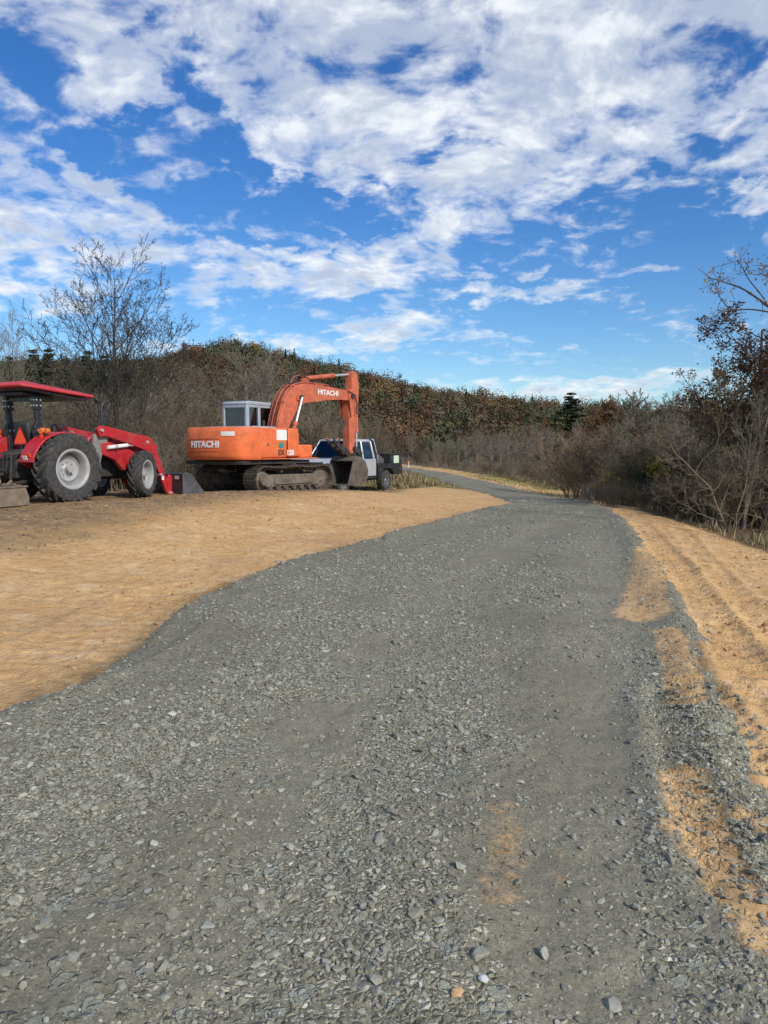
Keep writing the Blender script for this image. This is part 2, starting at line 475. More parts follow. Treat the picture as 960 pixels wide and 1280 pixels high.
v = np.stack([X, Y, ZR], -1).reshape(-1, 3)
fc = gridfaces(*X.shape, keep=keep)
used, inv = np.unique(fc, return_inverse=True)
band_l = [np.array([-3.6, -2.0])]+[P(*q) for q in LPX[::2]]
def band(x, y):
    d, s = pdist(band_l, x, y); return fbm(d/.62, s*.13, 88, 3)*1.5
def packed(x, y):
    p_ = 0
    for line in (wheel_a, wheel_b):
        d, s = pdist(line, x, y); p_ = np.maximum(p_, np.exp(-((d+.25*fbm(x*1.2, y*1.2, 66))/.36)**2))
    return p_
road = mesh_np('gravel_road', v[used], inv.reshape(fc.shape), gm, True, dict(patch=soilp.ravel()[used], pack=packed(X, Y).ravel()[used], band=band(X, Y).ravel()[used]))
tag(road, kind='structure')

def surf(x, y):
    """top of whatever lies at x, y"""
    sr = sdf(road_poly, x, y); en = fbm(x*1.3, y*1.3, 51)*.45+fbm(x*6, y*6, 52, 5, .7)*.42
    th = np.minimum(.04, (sr+en*.55)*.35)+.010*fbm(x*9, y*9, 61, 3)
    return Hn(x, y)+np.maximum(th, 0), sr, en

# ------------------------------------------------------------------ loose stones
PHI = (1+5**.5)/2
ICO = np.array([(-1, PHI, 0), (1, PHI, 0), (-1, -PHI, 0), (1, -PHI, 0), (0, -1, PHI), (0, 1, PHI), (0, -1, -PHI), (0, 1, -PHI), (PHI, 0, -1), (PHI, 0, 1), (-PHI, 0, -1), (-PHI, 0, 1)])/math.hypot(1, PHI)
ICF = np.array([(0, 11, 5), (0, 5, 1), (0, 1, 7), (0, 7, 10), (0, 10, 11), (1, 5, 9), (5, 11, 4), (11, 10, 2), (10, 7, 6), (7, 1, 8), (3, 9, 4), (3, 4, 2), (3, 2, 6), (3, 6, 8), (3, 8, 9), (4, 9, 5), (2, 4, 11), (6, 2, 10), (8, 6, 7), (9, 8, 1)])
def rock_cloud(name, x, y, size, matl, rng, sink=.25, col=None):
    n = len(x)
    z, _, _ = surf(x, y)
    V = np.repeat(ICO[None], n, 0)*(1+rng.uniform(-.38, .28, (n, 12, 1)))
    V += rng.uniform(-.16, .16, V.shape)
    sc = np.stack([size*rng.uniform(.8, 1.35, n), size*rng.uniform(.65, 1.0, n), size*rng.uniform(.32, .72, n)], -1)
    V *= sc[:, None, :]
    a = rng.uniform(0, 2*math.pi, n); t = rng.normal(0, .28, n); u = rng.normal(0, .28, n)
    ct, st = np.cos(t)[:, None], np.sin(t)[:, None]
    V = np.stack([V[..., 0], V[..., 1]*ct-V[..., 2]*st, V[..., 1]*st+V[..., 2]*ct], -1)
    ct, st = np.cos(u)[:, None], np.sin(u)[:, None]
    V = np.stack([V[..., 0]*ct+V[..., 2]*st, V[..., 1], -V[..., 0]*st+V[..., 2]*ct], -1)
    ct, st = np.cos(a)[:, None], np.sin(a)[:, None]
    V = np.stack([V[..., 0]*ct-V[..., 1]*st, V[..., 0]*st+V[..., 1]*ct, V[..., 2]], -1)
    V += np.stack([x, y, z+sc[:, 2]*(1-2*sink)*.6], -1)[:, None, :]
    F = (ICF[None]+12*np.arange(n)[:, None, None]).reshape(-1, 3)
    tone = rng.beta(2.0, 4.0, n) if col is None else col
    return mesh_np(name, V.reshape(-1, 3), F, matl, False, dict(tone=np.repeat(tone, 12)))
def rockmat(name, stops, rough=.8):
    m, N, b = newmat(name)
    tc = N.node('ShaderNodeTexCoord').outputs['Object']
    c = N.ramp(N.attr('tone'), stops)
    c = N.mix(N.ss(N.noise(tc, 90, 4, .7), .35, .7, 0, .45), c, (.13, .13, .11))
    N._in(b.inputs['Base Color'], c); b.inputs['Roughness'].default_value = rough; b.inputs['Specular IOR Level'].default_value = .3
    N._in(b.inputs['Normal'], N.bump(N.noise(tc, 160, 4, .6), .5, .004))
    return m
M_ROCK = rockmat('stone_grey', [(0, (.17, .163, .125)), (.3, (.27, .262, .205)), (.55, (.35, .345, .285)), (.8, (.47, .465, .40)), (1, (.68, .68, .61))])
rng = np.random.default_rng(5)
def sample_road(n, r0, r1, p=1.6):
    r = r0*(r1/r0)**(rng.random(n)**(1/p) if p != 1 else rng.random(n))
    a = np.radians(rng.uniform(-36, 36, n))
    return r*np.sin(a), r*np.cos(a)
sx, sy, ss_ = [], [], []
for n, r0, r1, med, sig in ((30000, 1.3, 4.2, .0062, .40), (8500, 1.3, 5.0, .0115, .38), (34000, 3.8, 9.5, .010, .38), (26000, 9, 24, .016, .35), (1300, 1.4, 11, .018, .30)):
    x = rng.random(n); r = np.sqrt(r0*r0+(r1*r1-r0*r0)*rng.random(n)); a = np.radians(rng.uniform(-37, 34, n))
    x, y = r*np.sin(a), r*np.cos(a)
    z, sr, en = surf(x, y)
    cl = fbm(x*.75, y*.75, 91, 4)                       # drifts
    pk = np.clip(.40+3.2*cl+2.0*band(x, y)+.35*np.exp(-((sr-.15)/.35)**2), .12, 1)
    pk = pk*(1-.62*packed(x, y))
    for (l_, w_, wt) in patches:
        pk = pk*(1-.5*np.exp(-(pdist(l_, x, y)[0]/w_)**2))
    k = (rng.random(n) < pk) & ((sr+en*.55 > .02) | ((sr+en*.55 > -.38) & (rng.random(n) < .42*np.exp((sr+en*.55)/.16))))
    sx.append(x[k]); sy.append(y[k]); ss_.append(med*np.exp(rng.normal(0, sig, k.sum())))
sx = np.concatenate(sx); sy = np.concatenate(sy); ss_ = np.minimum(np.concatenate(ss_), .036)
gs = rock_cloud('gravel_stones', sx, sy, ss_, M_ROCK, rng)
tag(gs, 'loose grey crushed stones scattered over the gravel road', 'gravel', kind='stuff')

# clods and crumbs on the soil
n = 34000
r = np.sqrt(2.5**2+(19**2-2.5**2)*rng.random(n)); a = np.radians(rng.uniform(-34, 34, n))
x, y = r*np.sin(a), r*np.cos(a)
z, sr, en = surf(x, y)
inl = np.maximum(sdf(dirt_left, x, y), sdf(dirt_right, x, y))
k = (inl > -.3) & (sr+en*.55 < -.02) & (rng.random(n) < np.clip(.25+2.5*fbm(x*1.2, y*1.2, 95), .03, 1))
M_CLOD = rockmat('soil_clod', [(0, (.30, .16, .06)), (.5, (.50, .29, .12)), (1, (.62, .42, .22))], .95)
tag(rock_cloud('soil_clods', x[k], y[k], .010*np.exp(rng.normal(0, .5, k.sum())), M_CLOD, rng, .3), 'small crumbs and clods of orange soil beside the gravel', 'soil clods', kind='stuff')

# a few stones that stand out, each one a thing
ICO2 = None
def big_rock(name, px, py, size, col, label, seed, flat_=.6):
    r_ = random.Random(seed)
    import bmesh
    bm = bmesh.new(); bmesh.ops.create_icosphere(bm, subdivisions=2, radius=1)
    cuts = [Vector((r_.gauss(0, 1), r_.gauss(0, 1), r_.gauss(0, .7))).normalized() for _ in range(13)]
    for v_ in bm.verts:
        p = v_.co.copy()
        for c_ in cuts:
            d = p.dot(c_)
            if d > .55: p -= c_*(d-.55)
        v_.co = Vector((p.x*size*1.25, p.y*size*.95, p.z*size*flat_))
    me = bpy.data.meshes.new(name); bm.to_mesh(me); bm.free()
    me.materials.append(mat(name+'_stone', col, .8, 0, .18, 40, .4, tuple(c*.55 for c in col), .004))
    o = bpy.data.objects.new(name, me); COL.objects.link(o)
    p = P(px, py); z = float(surf(np.array([p[0]]), np.array([p[1]]))[0][0])
    o.location = (p[0], p[1], z+size*flat_*.35); o.rotation_euler = (r_.uniform(-.2, .2), r_.uniform(-.2, .2), r_.uniform(0, 6))
    tag(o, label, 'stone')
big_rock('tan_stone', 573, 1268, .021, (.55, .36, .19), 'small tan stone at the bottom edge of the gravel beside a white one', 1, .8)
big_rock('white_stone', 605, 1258, .019, (.55, .57, .56), 'bright white stone just right of the tan one on the gravel', 2, .7)
big_rock('grey_stone', 597, 1232, .036, (.27, .27, .22), 'large blunt grey stone above the tan and white stones', 3, .65)
big_rock('grey_stone', 258, 1175, .026, (.33, .33, .28), 'pale grey wedge of rock lying alone on dark fines left of centre', 4, .5)
big_rock('grey_stone', 157, 890, .034, (.42, .42, .37), 'rounded pale stone near the corner where gravel meets soil', 5, .8)
big_rock('grey_stone', 58, 1176, .034, (.25, .26, .22), 'flat dark slab of stone near the lower left corner', 6, .3)
big_rock('grey_stone', 680, 1208, .024, (.32, .32, .27), 'upright grey stone right of the tan and white pair', 7, .9)
big_rock('grey_stone', 767, 1270, .034, (.31, .31, .26), 'broad grey stone cut by the bottom edge right of centre', 8, .5)

# ------------------------------------------------------------------ the wooded ridge
RIDGE = [(-700, 470), (-200, 462), (0, 478), (60, 477), (120, 478), (200, 475), (228, 468), (250, 461), (300, 459), (345, 464), (380, 478), (415, 480), (450, 488), (500, 503), (560, 514), (600, 517), (650, 524), (700, 531), (740, 530), (800, 535), (900, 537), (1300, 540), (1800, 545)]
rx_ = np.array([p[0] for p in RIDGE]); ry_ = np.array([p[1] for p in RIDGE])
R_R = 430.0
def hillz(x, y):
    px = 480+920*x/np.maximum(y, 1e-3)
    py = np.interp(px, rx_, ry_)
    top = CAM_H+((640-py)/920*math.cos(PITCH)-math.sin(PITCH))/(math.cos(PITCH)+(640-py)/920*math.sin(PITCH))*R_R
    t = y/R_R
    return (top+6)*(sstep(t, .30, 1.0)*.75+.25*sstep(t, .36, .9)) - 6 + 7*fbm(x*.012, y*.012, 71, 4)*sstep(t, .4, .8)*np.where(t > .97, .3, 1)
hy = np.concatenate([np.linspace(120, 440, 60), np.linspace(450, 900, 12)])
hu = np.linspace(-1.35, 1.35, 160)
HU, HY = np.meshgrid(hu, hy)
HX = HU*HY; HZ = hillz(HX, HY)
HZ = np.where(HY > R_R, HZ-(HY-R_R)*.05, HZ)
mh, N, b = newmat('forest_floor')
tc = N.node('ShaderNodeTexCoord').outputs['Object']
c = N.ramp(N.noise(tc, .15, 8, .7), [(.3, (.03, .025, .014)), (.55, (.07, .045, .025)), (.75, (.05, .05, .02))])
N._in(b.inputs['Base Color'], c); b.inputs['Roughness'].default_value = 1
tag(mesh_np('hill', np.stack([HX, HY, HZ], -1).reshape(-1, 3), gridfaces(*HX.shape), mh, True), kind='structure')
# ------------------------------------------------------------------ plants
def barkmat(name, c0, c1):
    m, N, b = newmat(name)
    tc = N.node('ShaderNodeTexCoord').outputs['Object']
    oi = N.node('ShaderNodeObjectInfo').outputs['Random']
    c = N.mix(N.ss(N.noise(tc, 3.5, 5, .65), .3, .7), c0, c1)
    c = N.mix(N.math('MULTIPLY', oi, .5), c, tuple((a+b_)/2*1.35 for a, b_ in zip(c0, c1)))
    N._in(b.inputs['Base Color'], c); b.inputs['Roughness'].default_value = .9; b.inputs['Specular IOR Level'].default_value = .2
    return m
def leafmat(name, stops, trans=.25, scale=1.6):
    m, N, b = newmat(name)
    tc = N.node('ShaderNodeTexCoord').outputs['Object']
    oi = N.node('ShaderNodeObjectInfo').outputs['Random']
    f = N.math('ADD', N.math('MULTIPLY', N.noise(tc, scale, 3, .7), .8), N.math('MULTIPLY', N.math('SUBTRACT', oi, .5), .25))
    f = N.math('ADD', f, .1)
    wn = N.node('ShaderNodeTexWhiteNoise'); 
    ge = N.node('ShaderNodeNewGeometry')
    f = N.math('ADD', f, N.math('MULTIPLY', N.math('SUBTRACT', ge.outputs['Random Per Island'], .5), .35))
    N._in(b.inputs['Base Color'], N.ramp(f, stops)); b.inputs['Roughness'].default_value = .8; b.inputs['Specular IOR Level'].default_value = .2
    tr = N.node('ShaderNodeBsdfTranslucent'); N._in(tr.inputs[0], N.ramp(f, stops))
    mx = N.node('ShaderNodeMixShader'); mx.inputs[0].default_value = trans
    out = m.node_tree.nodes['Material Output']
    N.l.new(b.outputs[0], mx.inputs[1]); N.l.new(tr.outputs[0], mx.inputs[2]); N.l.new(mx.outputs[0], out.inputs[0])
    return m
B_GREY = barkmat('bark_grey', (.125, .108, .085), (.235, .21, .168))
B_DARK = barkmat('bark_dark', (.05, .042, .036), (.10, .085, .072))
B_BROWN = barkmat('bark_brown', (.105, .084, .060), (.195, .158, .112))
B_TAN = barkmat('twigs_tan', (.19, .145, .095), (.31, .245, .165))
B_PALE = barkmat('bark_pale', (.24, .21, .17), (.36, .32, .27))
L_RUST = leafmat('leaves_rust', [(.25, (.07, .038, .020)), (.5, (.14, .072, .035)), (.75, (.24, .13, .06))])
L_BROWN = leafmat('leaves_brown', [(.25, (.06, .045, .025)), (.5, (.11, .08, .04)), (.75, (.19, .13, .06))])
L_ORANGE = leafmat('leaves_orange', [(.25, (.12, .055, .02)), (.5, (.22, .10, .035)), (.75, (.30, .17, .06))])
L_YELLOW = leafmat('leaves_yellow', [(.25, (.14, .12, .025)), (.5, (.28, .23, .045)), (.75, (.42, .34, .08))])
L_GREEN = leafmat('leaves_green', [(.25, (.02, .035, .012)), (.5, (.04, .065, .02)), (.75, (.075, .105, .035))])
L_PINE = leafmat('needles', [(.25, (.012, .022, .012)), (.5, (.024, .042, .02)), (.75, (.045, .07, .03))], .1)
L_SEED = leafmat('seed_clusters', [(.25, (.16, .11, .04)), (.5, (.32, .23, .09)), (.75, (.48, .38, .18))])

def frame(d):
    d = d/np.linalg.norm(d); a = np.array([0, 0, 1.]) if abs(d[2]) < .9 else np.array([1., 0, 0])
    u = np.cross(d, a); u /= np.linalg.norm(u); return d, u, np.cross(d, u)
def rot_about(d, ang, az):
    d, u, w = frame(d)
    return d*math.cos(ang)+(u*math.cos(az)+w*math.sin(az))*math.sin(ang)
def grow(rng, p, d, L, r, lvl, prm, out):
    """out collects (points, radii, level)"""
    maxl = prm['levels']; n = prm['seg'][min(lvl, len(prm['seg'])-1)]
    pts = [np.array(p, float)]; dirs = []
    dd = np.array(d, float)/np.linalg.norm(d)
    wob = prm['wob']*(1+.4*lvl)
    for i in range(n):
        dd = dd+rng.normal(0, wob, 3)+np.array([0, 0, prm['up'][min(lvl, len(prm['up'])-1)]])
        dd /= np.linalg.norm(dd); dirs.append(dd)
        pts.append(pts[-1]+dd*L/n)
    rend = prm['tip'] if lvl == maxl else max(prm['tip'], r*prm.get('taper', .35))
    rad = np.linspace(r, rend, n+1)
    out.append((np.array(pts), rad, lvl))
    if lvl >= maxl: return
    kids = prm['kids'][min(lvl, len(prm['kids'])-1)]
    k = max(1, int(round(kids*rng.uniform(.8, 1.2))))
    t0 = prm['start'][min(lvl, len(prm['start'])-1)]
    az = rng.uniform(0, 6.28)
    for j in range(k):
        t = t0+(1-t0)*(j+rng.uniform(.1, .9))/k
        i = min(n-1, int(t*n)); f = t*n-i
        q = pts[i]*(1-f)+pts[i+1]*f
        az += 2.4+rng.normal(0, .4)
        ang = R(rng.uniform(*prm['ang'][min(lvl, len(prm['ang'])-1)]))
        nd = rot_about(dirs[i], ang, az)
        LL = L*prm['ratio'][min(lvl, len(prm['ratio'])-1)]*(1-.55*(t-t0)/(1-t0+1e-6))*rng.uniform(.75, 1.2)
        rr = max(prm['tip'], (r+(rend-r)*t)*prm.get('rr', .55))
        grow(rng, q, nd, LL, rr, lvl+1, prm, out)
def tubes(br, smin=0, smax=99, sides=(7, 5, 4, 3, 3)):
    V = []; F3 = []; n0 = 0
    for pts, rad, lvl in br:
        if lvl < smin or lvl > smax: continue
        s = sides[min(lvl, len(sides)-1)]; m = len(pts)
        t = np.gradient(pts, axis=0); t /= np.linalg.norm(t, axis=1)[:, None]+1e-9
        ref = np.array([.31, .77, .55]); u = np.cross(t, ref); u /= np.linalg.norm(u, axis=1)[:, None]+1e-9
        w = np.cross(t, u); a = np.arange(s)*2*math.pi/s
        ring = pts[:, None, :]+(u[:, None, :]*np.cos(a)[None, :, None]+w[:, None, :]*np.sin(a)[None, :, None])*rad[:, None, None]
        V.append(ring.reshape(-1, 3))
        i = (np.arange(m-1)*s)[:, None]; k = np.arange(s)[None]
        k2 = (k+1) % s
        F3.append((np.stack([i+k, i+k2, i+s+k2, i+s+k], -1).reshape(-1, 4)+n0)); n0 += m*s
    return np.concatenate(V), np.concatenate(F3)
def leafquads(rng, pos, size, flat_=0.0, aspect=.6, nrm=None):
    n = len(pos); d = rng.normal(0, 1, (n, 3))
    if nrm is not None: nrm = nrm/np.linalg.norm(nrm, axis=1)[:, None]; d -= nrm*(d*nrm).sum(1)[:, None]
    d[:, 2] *= (1-flat_); d /= np.linalg.norm(d, axis=1)[:, None]
    e = rng.normal(0, 1, (n, 3)) if nrm is None else np.cross(nrm, d); e -= d*(e*d).sum(1)[:, None]; e /= np.linalg.norm(e, axis=1)[:, None]
    g = np.cross(d, e)
    s = size*rng.uniform(.6, 1.3, n)[:, None]
    q = np.stack([pos-d*s*.5, pos+e*s*aspect*.5+g*s*.08, pos+d*s*.5, pos-e*s*aspect*.5+g*s*.08], 1)
    return q.reshape(-1, 3), np.arange(4*n).reshape(-1, 4)
def leafpos(rng, br, lvl, per_m, spread, hmin=0):
    out = []
    for pts, rad, l in br:
        if l < lvl: continue
        seg = np.linalg.norm(np.diff(pts, axis=0), axis=1).sum()
        n = rng.poisson(seg*per_m)
        if n:
            t = rng.random(n)*(len(pts)-1); i = t.astype(int); f = (t-i)[:, None]
            out.append(pts[i]*(1-f)+pts[np.minimum(i+1, len(pts)-1)]*f+rng.normal(0, spread, (n, 3)))
    a = np.concatenate(out) if out else np.zeros((0, 3))
    return a[a[:, 2] > hmin]

class Plant:
    """a prototype: mesh data for each part; placed as an Empty with children"""
    def __init__(s, parts, h, w): s.parts = parts; s.h = h; s.w = w
    def place(s, name, loc, height, rz, label, cat, group=None, wide=1.0):
        e = empty(name, loc, rz)
        k = height/s.h; e.scale = (k*wide, k*wide, k)
        for pn, me in s.parts:
            c = bpy.data.objects.new(pn, me); COL.objects.link(c); c.parent = e
        tag(e, label, cat, group); return e
def mkdata(name, v, f, m, smooth=True):
    o = mesh_np(name, v, f, m, smooth, link=False); me = o.data; bpy.data.objects.remove(o); return me

def make_tree(seed, prm, stems, bark, leaf=None, lsize=.06, per_m=30, lspread=.04, lbark=None, lmin=0):
    rng = np.random.default_rng(seed); br = []
    for (p, d, L, r) in stems: grow(rng, p, d, L, r, 0, prm, br)
    allp = np.concatenate([b_[0] for b_ in br]); h = allp[:, 2].max(); w = np.percentile(np.hypot(allp[:, 0], allp[:, 1]), 98)
    parts = []
    v, f = tubes(br, 0, 0); parts.append(('trunk', mkdata('trunk', v, f, bark)))
    v, f = tubes(br, 1, 99); parts.append(('branches', mkdata('branches', v, f, lbark or bark)))
    if leaf:
        pos = leafpos(rng, br, prm['levels']-1, per_m, lspread, lmin)
        v, f = leafquads(rng, pos, lsize); parts.append(('foliage', mkdata('foliage', v, f, leaf, False)))
    return Plant(parts, h, w)
BUSH = dict(levels=3, seg=[6, 5, 4, 3], wob=.07, up=[.04, .05, .05, .04], kids=[7, 6, 5], start=[.15, .15, .15], ang=[(20, 50), (20, 50), (20, 60)], ratio=[.6, .55, .55], tip=.004, rr=.5, taper=.3)
TREE = dict(levels=4, seg=[8, 7, 5, 4, 3], wob=.05, up=[.02, .06, .05, .03, .02], kids=[9, 6, 5, 4], start=[.28, .2, .2, .15], ang=[(25, 50), (25, 50), (25, 55), (25, 60)], ratio=[.62, .55, .5, .5], tip=.005, rr=.5, taper=.3)
def stems(rng, n, spread, L, r, tilt=30):
    o = []
    for i in range(n):
        a = rng.uniform(0, 6.28); q = R(rng.uniform(2, tilt))
        o.append(((spread*math.cos(a)*rng.random(), spread*math.sin(a)*rng.random(), -.1), (math.sin(q)*math.cos(a), math.sin(q)*math.sin(a), math.cos(q)), L*rng.uniform(.7, 1.05), r*rng.uniform(.7, 1.1)))
    return o
r0 = np.random.default_rng(77)
bushes = []
for i, (bk, lf, n, pm) in enumerate([(B_GREY, None, 9, 0), (B_BROWN, L_BROWN, 8, 2.5), (B_TAN, None, 12, 0), (B_DARK, L_RUST, 8, 2.5), (B_BROWN, None, 11, 0), (B_GREY, L_YELLOW, 8, .5), (B_DARK, L_GREEN, 8, 10)]):
    bushes.append(make_tree(100+i, BUSH, stems(r0, n, .5, 2.5, .028, 34), bk, lf, .07, pm, .05))
TALLP = dict(TREE, tip=.010)
talls = []
for i, (bk, lf, pm) in enumerate([(B_GREY, None, 0), (B_BROWN, L_BROWN, 4), (B_GREY, None, 0), (B_DARK, L_RUST, 9), (B_BROWN, L_ORANGE, 16), (B_GREY, None, 0)]):
    talls.append(make_tree(200+i, TALLP, stems(r0, 1 if i % 2 else 2, .15, 6.5, .12, 10), bk, lf, .16, pm, .10))
def make_pine(seed, h=9, full=.95, col=L_PINE):
    rng = np.random.default_rng(seed); br = []; pos = []
    br.append((np.array([(0, 0, -.2), (.05, 0, h*.5), (0, 0, h)]), np.array([.16, .10, .02]), 0))
    z = h*.12
    while z < h*.99:
        k = rng.integers(4, 7)
        for j in range(k):
            a = rng.uniform(0, 6.28); L = (h-z)/h*h*.30*full*rng.uniform(.6, 1.2)+.2
            dx, dy = math.cos(a), math.sin(a)
            pts = np.array([(0, 0, z), (dx*L*.5, dy*L*.5, z+L*.12), (dx*L, dy*L, z+L*rng.uniform(-.05, .22))])
            br.append((pts, np.array([.03, .02, .008]), 1))
            n = int(26*L+8); t = rng.random(n)**.7
            q = np.stack([dx*L*t, dy*L*t, z+L*.15*t], -1)+rng.normal(0, .10+.05*L, (n, 3))*np.array([1, 1, .45])
            pos.append(q)
        z += rng.uniform(.25, .45)*h/9
    v0, f0 = tubes(br, 0, 0); v1, f1 = tubes(br, 1, 9)
    v2, f2 = leafquads(rng, np.concatenate(pos), .30, .4, .45)
    return Plant([('trunk', mkdata('trunk', v0, f0, B_DARK)), ('branches', mkdata('branches', v1, f1, B_DARK)), ('foliage', mkdata('foliage', v2, f2, col, False))], h, 2.5)
pines = [make_pine(301), make_pine(302, 9, 1.25), make_pine(303, 9, .8)]

# thicket behind the machines
rng = np.random.default_rng(11); RND = random.Random(4)
LAB = {0: 'leafless grey shrub', 1: 'brown shrub with a few dead leaves', 2: 'tan twiggy shrub', 3: 'dark shrub with rusty leaves', 4: 'leafless brown shrub', 5: 'grey shrub with sparse yellow leaves', 6: 'dark green leafy shrub'}
def shrub(px, Yd, hgt, k, where, group, wide=1.0):
    p = at(px, Yd)
    return bushes[k].place('shrub', (p[0], p[1], p[2]-.05), hgt, RND.uniform(0, 6.28), LAB[k]+' '+where, 'shrub', LAB[k]+'s '+group, wide)
for row, (Y0, x0, x1, st, ty0, ty1) in enumerate([(21.5, -170, 235, 17, 528, 556), (26, -150, 300, 15, 500, 532), (31, -150, 335, 15, 484, 516), (37, -120, 405, 14, 472, 506), (45, -100, 470, 13, 464, 504)]):
    px = x0
    while px < x1:
        Yd = Y0+RND.uniform(-1.2, 1.6)
        if row == 0 and px > 190: Yd += 3
        b_ = at(px, Yd)[2]
        top = RND.uniform(ty0, ty1)+max(0, px-330)*.22
        k = RND.choices([0, 1, 2, 3, 4, 5], [5, 4, 3 if px > 180 else 1, 1.5, 5, 1.2])[0]
        shrub(px, Yd, max(1.2, ztop(top, Yd)-b_), k, 'in the thicket behind the tractor and excavator', 'in the thicket behind the machines', 1.15 if row < 4 else 1.0)
        px += st*RND.uniform(.75, 1.3)
# bare trees that stand over the thicket
def tall(px, Yd, top, k, name, label, cat, group=None, wide=1.0, rz=None):
    p = at(px, Yd); return talls[k].place(name, (p[0], p[1], p[2]-.1), ztop(top, Yd)-p[2], RND.uniform(0, 6.28) if rz is None else rz, label, cat, group, wide)
for px, Yd, top, k in [(318, 42, 424, 0), (345, 46, 436, 2), (232, 47, 440, 2), (-20, 38, 420, 2), (395, 52, 474, 5), (290, 50, 448, 1)]:
    tall(px, Yd, top, k, 'bare_tree', 'thin leafless tree rising out of the thicket on the left', 'tree', 'thin bare trees in the left thicket')
# the big bare tree behind the tractor
rb = np.random.default_rng(9)
BIG = dict(levels=4, seg=[12, 9, 6, 4, 3], wob=.034, up=[.015, .035, .035, .02, .0], kids=[22, 8, 5, 4], start=[.20, .15, .2, .15], ang=[(30, 58), (22, 46), (25, 55), (25, 60)], ratio=[.60, .48, .42, .42], tip=.0075, rr=.5, taper=.18)
bst = [((0, 0, -.2), (.0, 0, 1), 8.8, .13), ((.12, .05, -.2), (.22, .1, 1), 7.0, .08), ((-.12, 0, -.2), (-.25, -.1, 1), 7.3, .085)]
bigt = make_tree(401, BIG, bst, B_DARK)
p = at(150, 25.5)
bigt.place('bare_tree', (p[0], p[1], p[2]-.1), ztop(288, 25.5)-p[2], 0, 'large leafless tree with spreading branches behind the tractor, tallest on the left', 'tree', wide=.92)
p = at(14, 27); st2 = make_tree(402, dict(BIG, tip=.006), [((0, 0, -.2), (.05, 0, 1), 6.5, .07), ((.1, 0, -.2), (-.25, 0, 1), 5.5, .05)], B_GREY)
st2.place('bare_tree', (p[0], p[1], p[2]-.1), ztop(372, 27)-p[2], 1.0, 'slender leafless tree above the canopy of the tractor at the left edge', 'tree', wide=.6)
for px, Yd, top, k in [(20, 74, 444, 0), (48, 70, 436, 1), (66, 72, 434, 0), (88, 76, 446, 2), (116, 72, 438, 1), (134, 70, 442, 0), (-12, 70, 440, 2), (164, 78, 450, 0), (188, 74, 447, 1)]:
    p = at(px, Yd); pines[k].place('pine_tree', (p[0], p[1], p[2]-.1), ztop(top, Yd)-p[2], RND.uniform(0, 6), 'dark pine rising behind the bare thicket at the far left', 'tree', 'pines behind the left thicket')

# valley beyond the road: bare trees and shrubs before the ridge
def vband(x0, x1, st, Y0, Y1, t0, t1, kinds, where, group, wts=None, wide=1.0):
    px = x0
    while px < x1:
        Yd = RND.uniform(Y0, Y1); f = (px-x0)/(x1-x0)
        top = t0+(t1-t0)*f+RND.uniform(-7, 8); p = at(px, Yd)
        k = RND.choices(kinds, wts)[0]
        if k < 10: bushes[k].place('shrub', (p[0], p[1], p[2]-.05), ztop(top, Yd)-p[2], RND.uniform(0, 6.28), LAB[k]+' '+where, 'shrub', LAB[k]+'s '+group, wide)
        else:
            kk = k-10; lb = {0: 'leafless grey tree', 1: 'brown tree with thin dead leaves', 2: 'bare twin-stemmed tree', 3: 'dark rusty-leaved tree', 4: 'orange-leaved tree', 5: 'bare grey tree with upswept branches'}[kk]
            talls[kk].place('tree', (p[0], p[1], p[2]-.1), ztop(top, Yd)-p[2], RND.uniform(0, 6.28), lb+' '+where, 'tree', lb+'s '+group, wide)
        px += st*RND.uniform(.7, 1.3)
vband(395, 600, 13, 95, 135, 535, 545, [10, 11, 12, 15], 'in the valley before the wooded ridge', 'in the valley', [4, 2, 3, 3], .9)
vband(545, 660, 11, 66, 80, 545, 540, [10, 12, 15, 11], 'past the far end of the gravel road', 'past the road', [4, 3, 3, 1], .95)
vband(600, 760, 13, 58, 74, 536, 528, [10, 12, 15, 11, 13], 'in the hollow right of the road', 'in the hollow', [4, 3, 3, 2, 1], 1.0)
LINE = [(495, 579.5), (560, 586.5), (620, 596.5), (690, 611), (740, 619), (800, 636)]
px = 497
while px < 790:
    ly = np.interp(px, [q[0] for q in LINE], [q[1] for q in LINE])
    q = P(px, ly-1.5); q = q*(1+RND.uniform(0, .06)); Yd = q[1]; z_ = float(H0(*q))
    k = RND.choices([1, 4, 0, 2, 3], [3, 4, 3, 2, 1])[0]; top = np.interp(px, [500, 600, 720, 790], [566, 568, 575, 575])+RND.uniform(-8, 10)
    bushes[k].place('shrub', (q[0], q[1], z_-.05), max(.8, ztop(top, Yd)-z_), RND.uniform(0, 6.28), LAB[k]+' along the far edge of the road', 'shrub', LAB[k]+'s along the far road', 1.25)
    px += np.interp(px, [500, 790], [7, 13])*RND.uniform(.7, 1.3)
SKYL = dict(TREE, tip=.017, kids=[10, 7, 4, 3], wob=.05)
skyt = make_tree(440, SKYL, stems(np.random.default_rng(2), 2, .2, 7, .16, 12), B_GREY)
def skyline(px, Yd, top, label, wide):
    p = at(px, Yd); skyt.place('bare_tree', (p[0], p[1], p[2]-.1), ztop(top, Yd)-p[2], RND.uniform(0, 6), label, 'tree', wide=wide)
for px, Yd, top, k in [(555, 88, 545, 1), (538, 92, 552, 0), (527, 84, 560, 2), (575, 95, 550, 1)]:
    p = at(px, Yd); pines[k].place('pine_tree', (p[0], p[1], p[2]-.1), ztop(top, Yd)-p[2], RND.uniform(0, 6), 'dark evergreen in the valley beyond the rear of the pickup', 'tree', 'evergreens beyond the pickup')
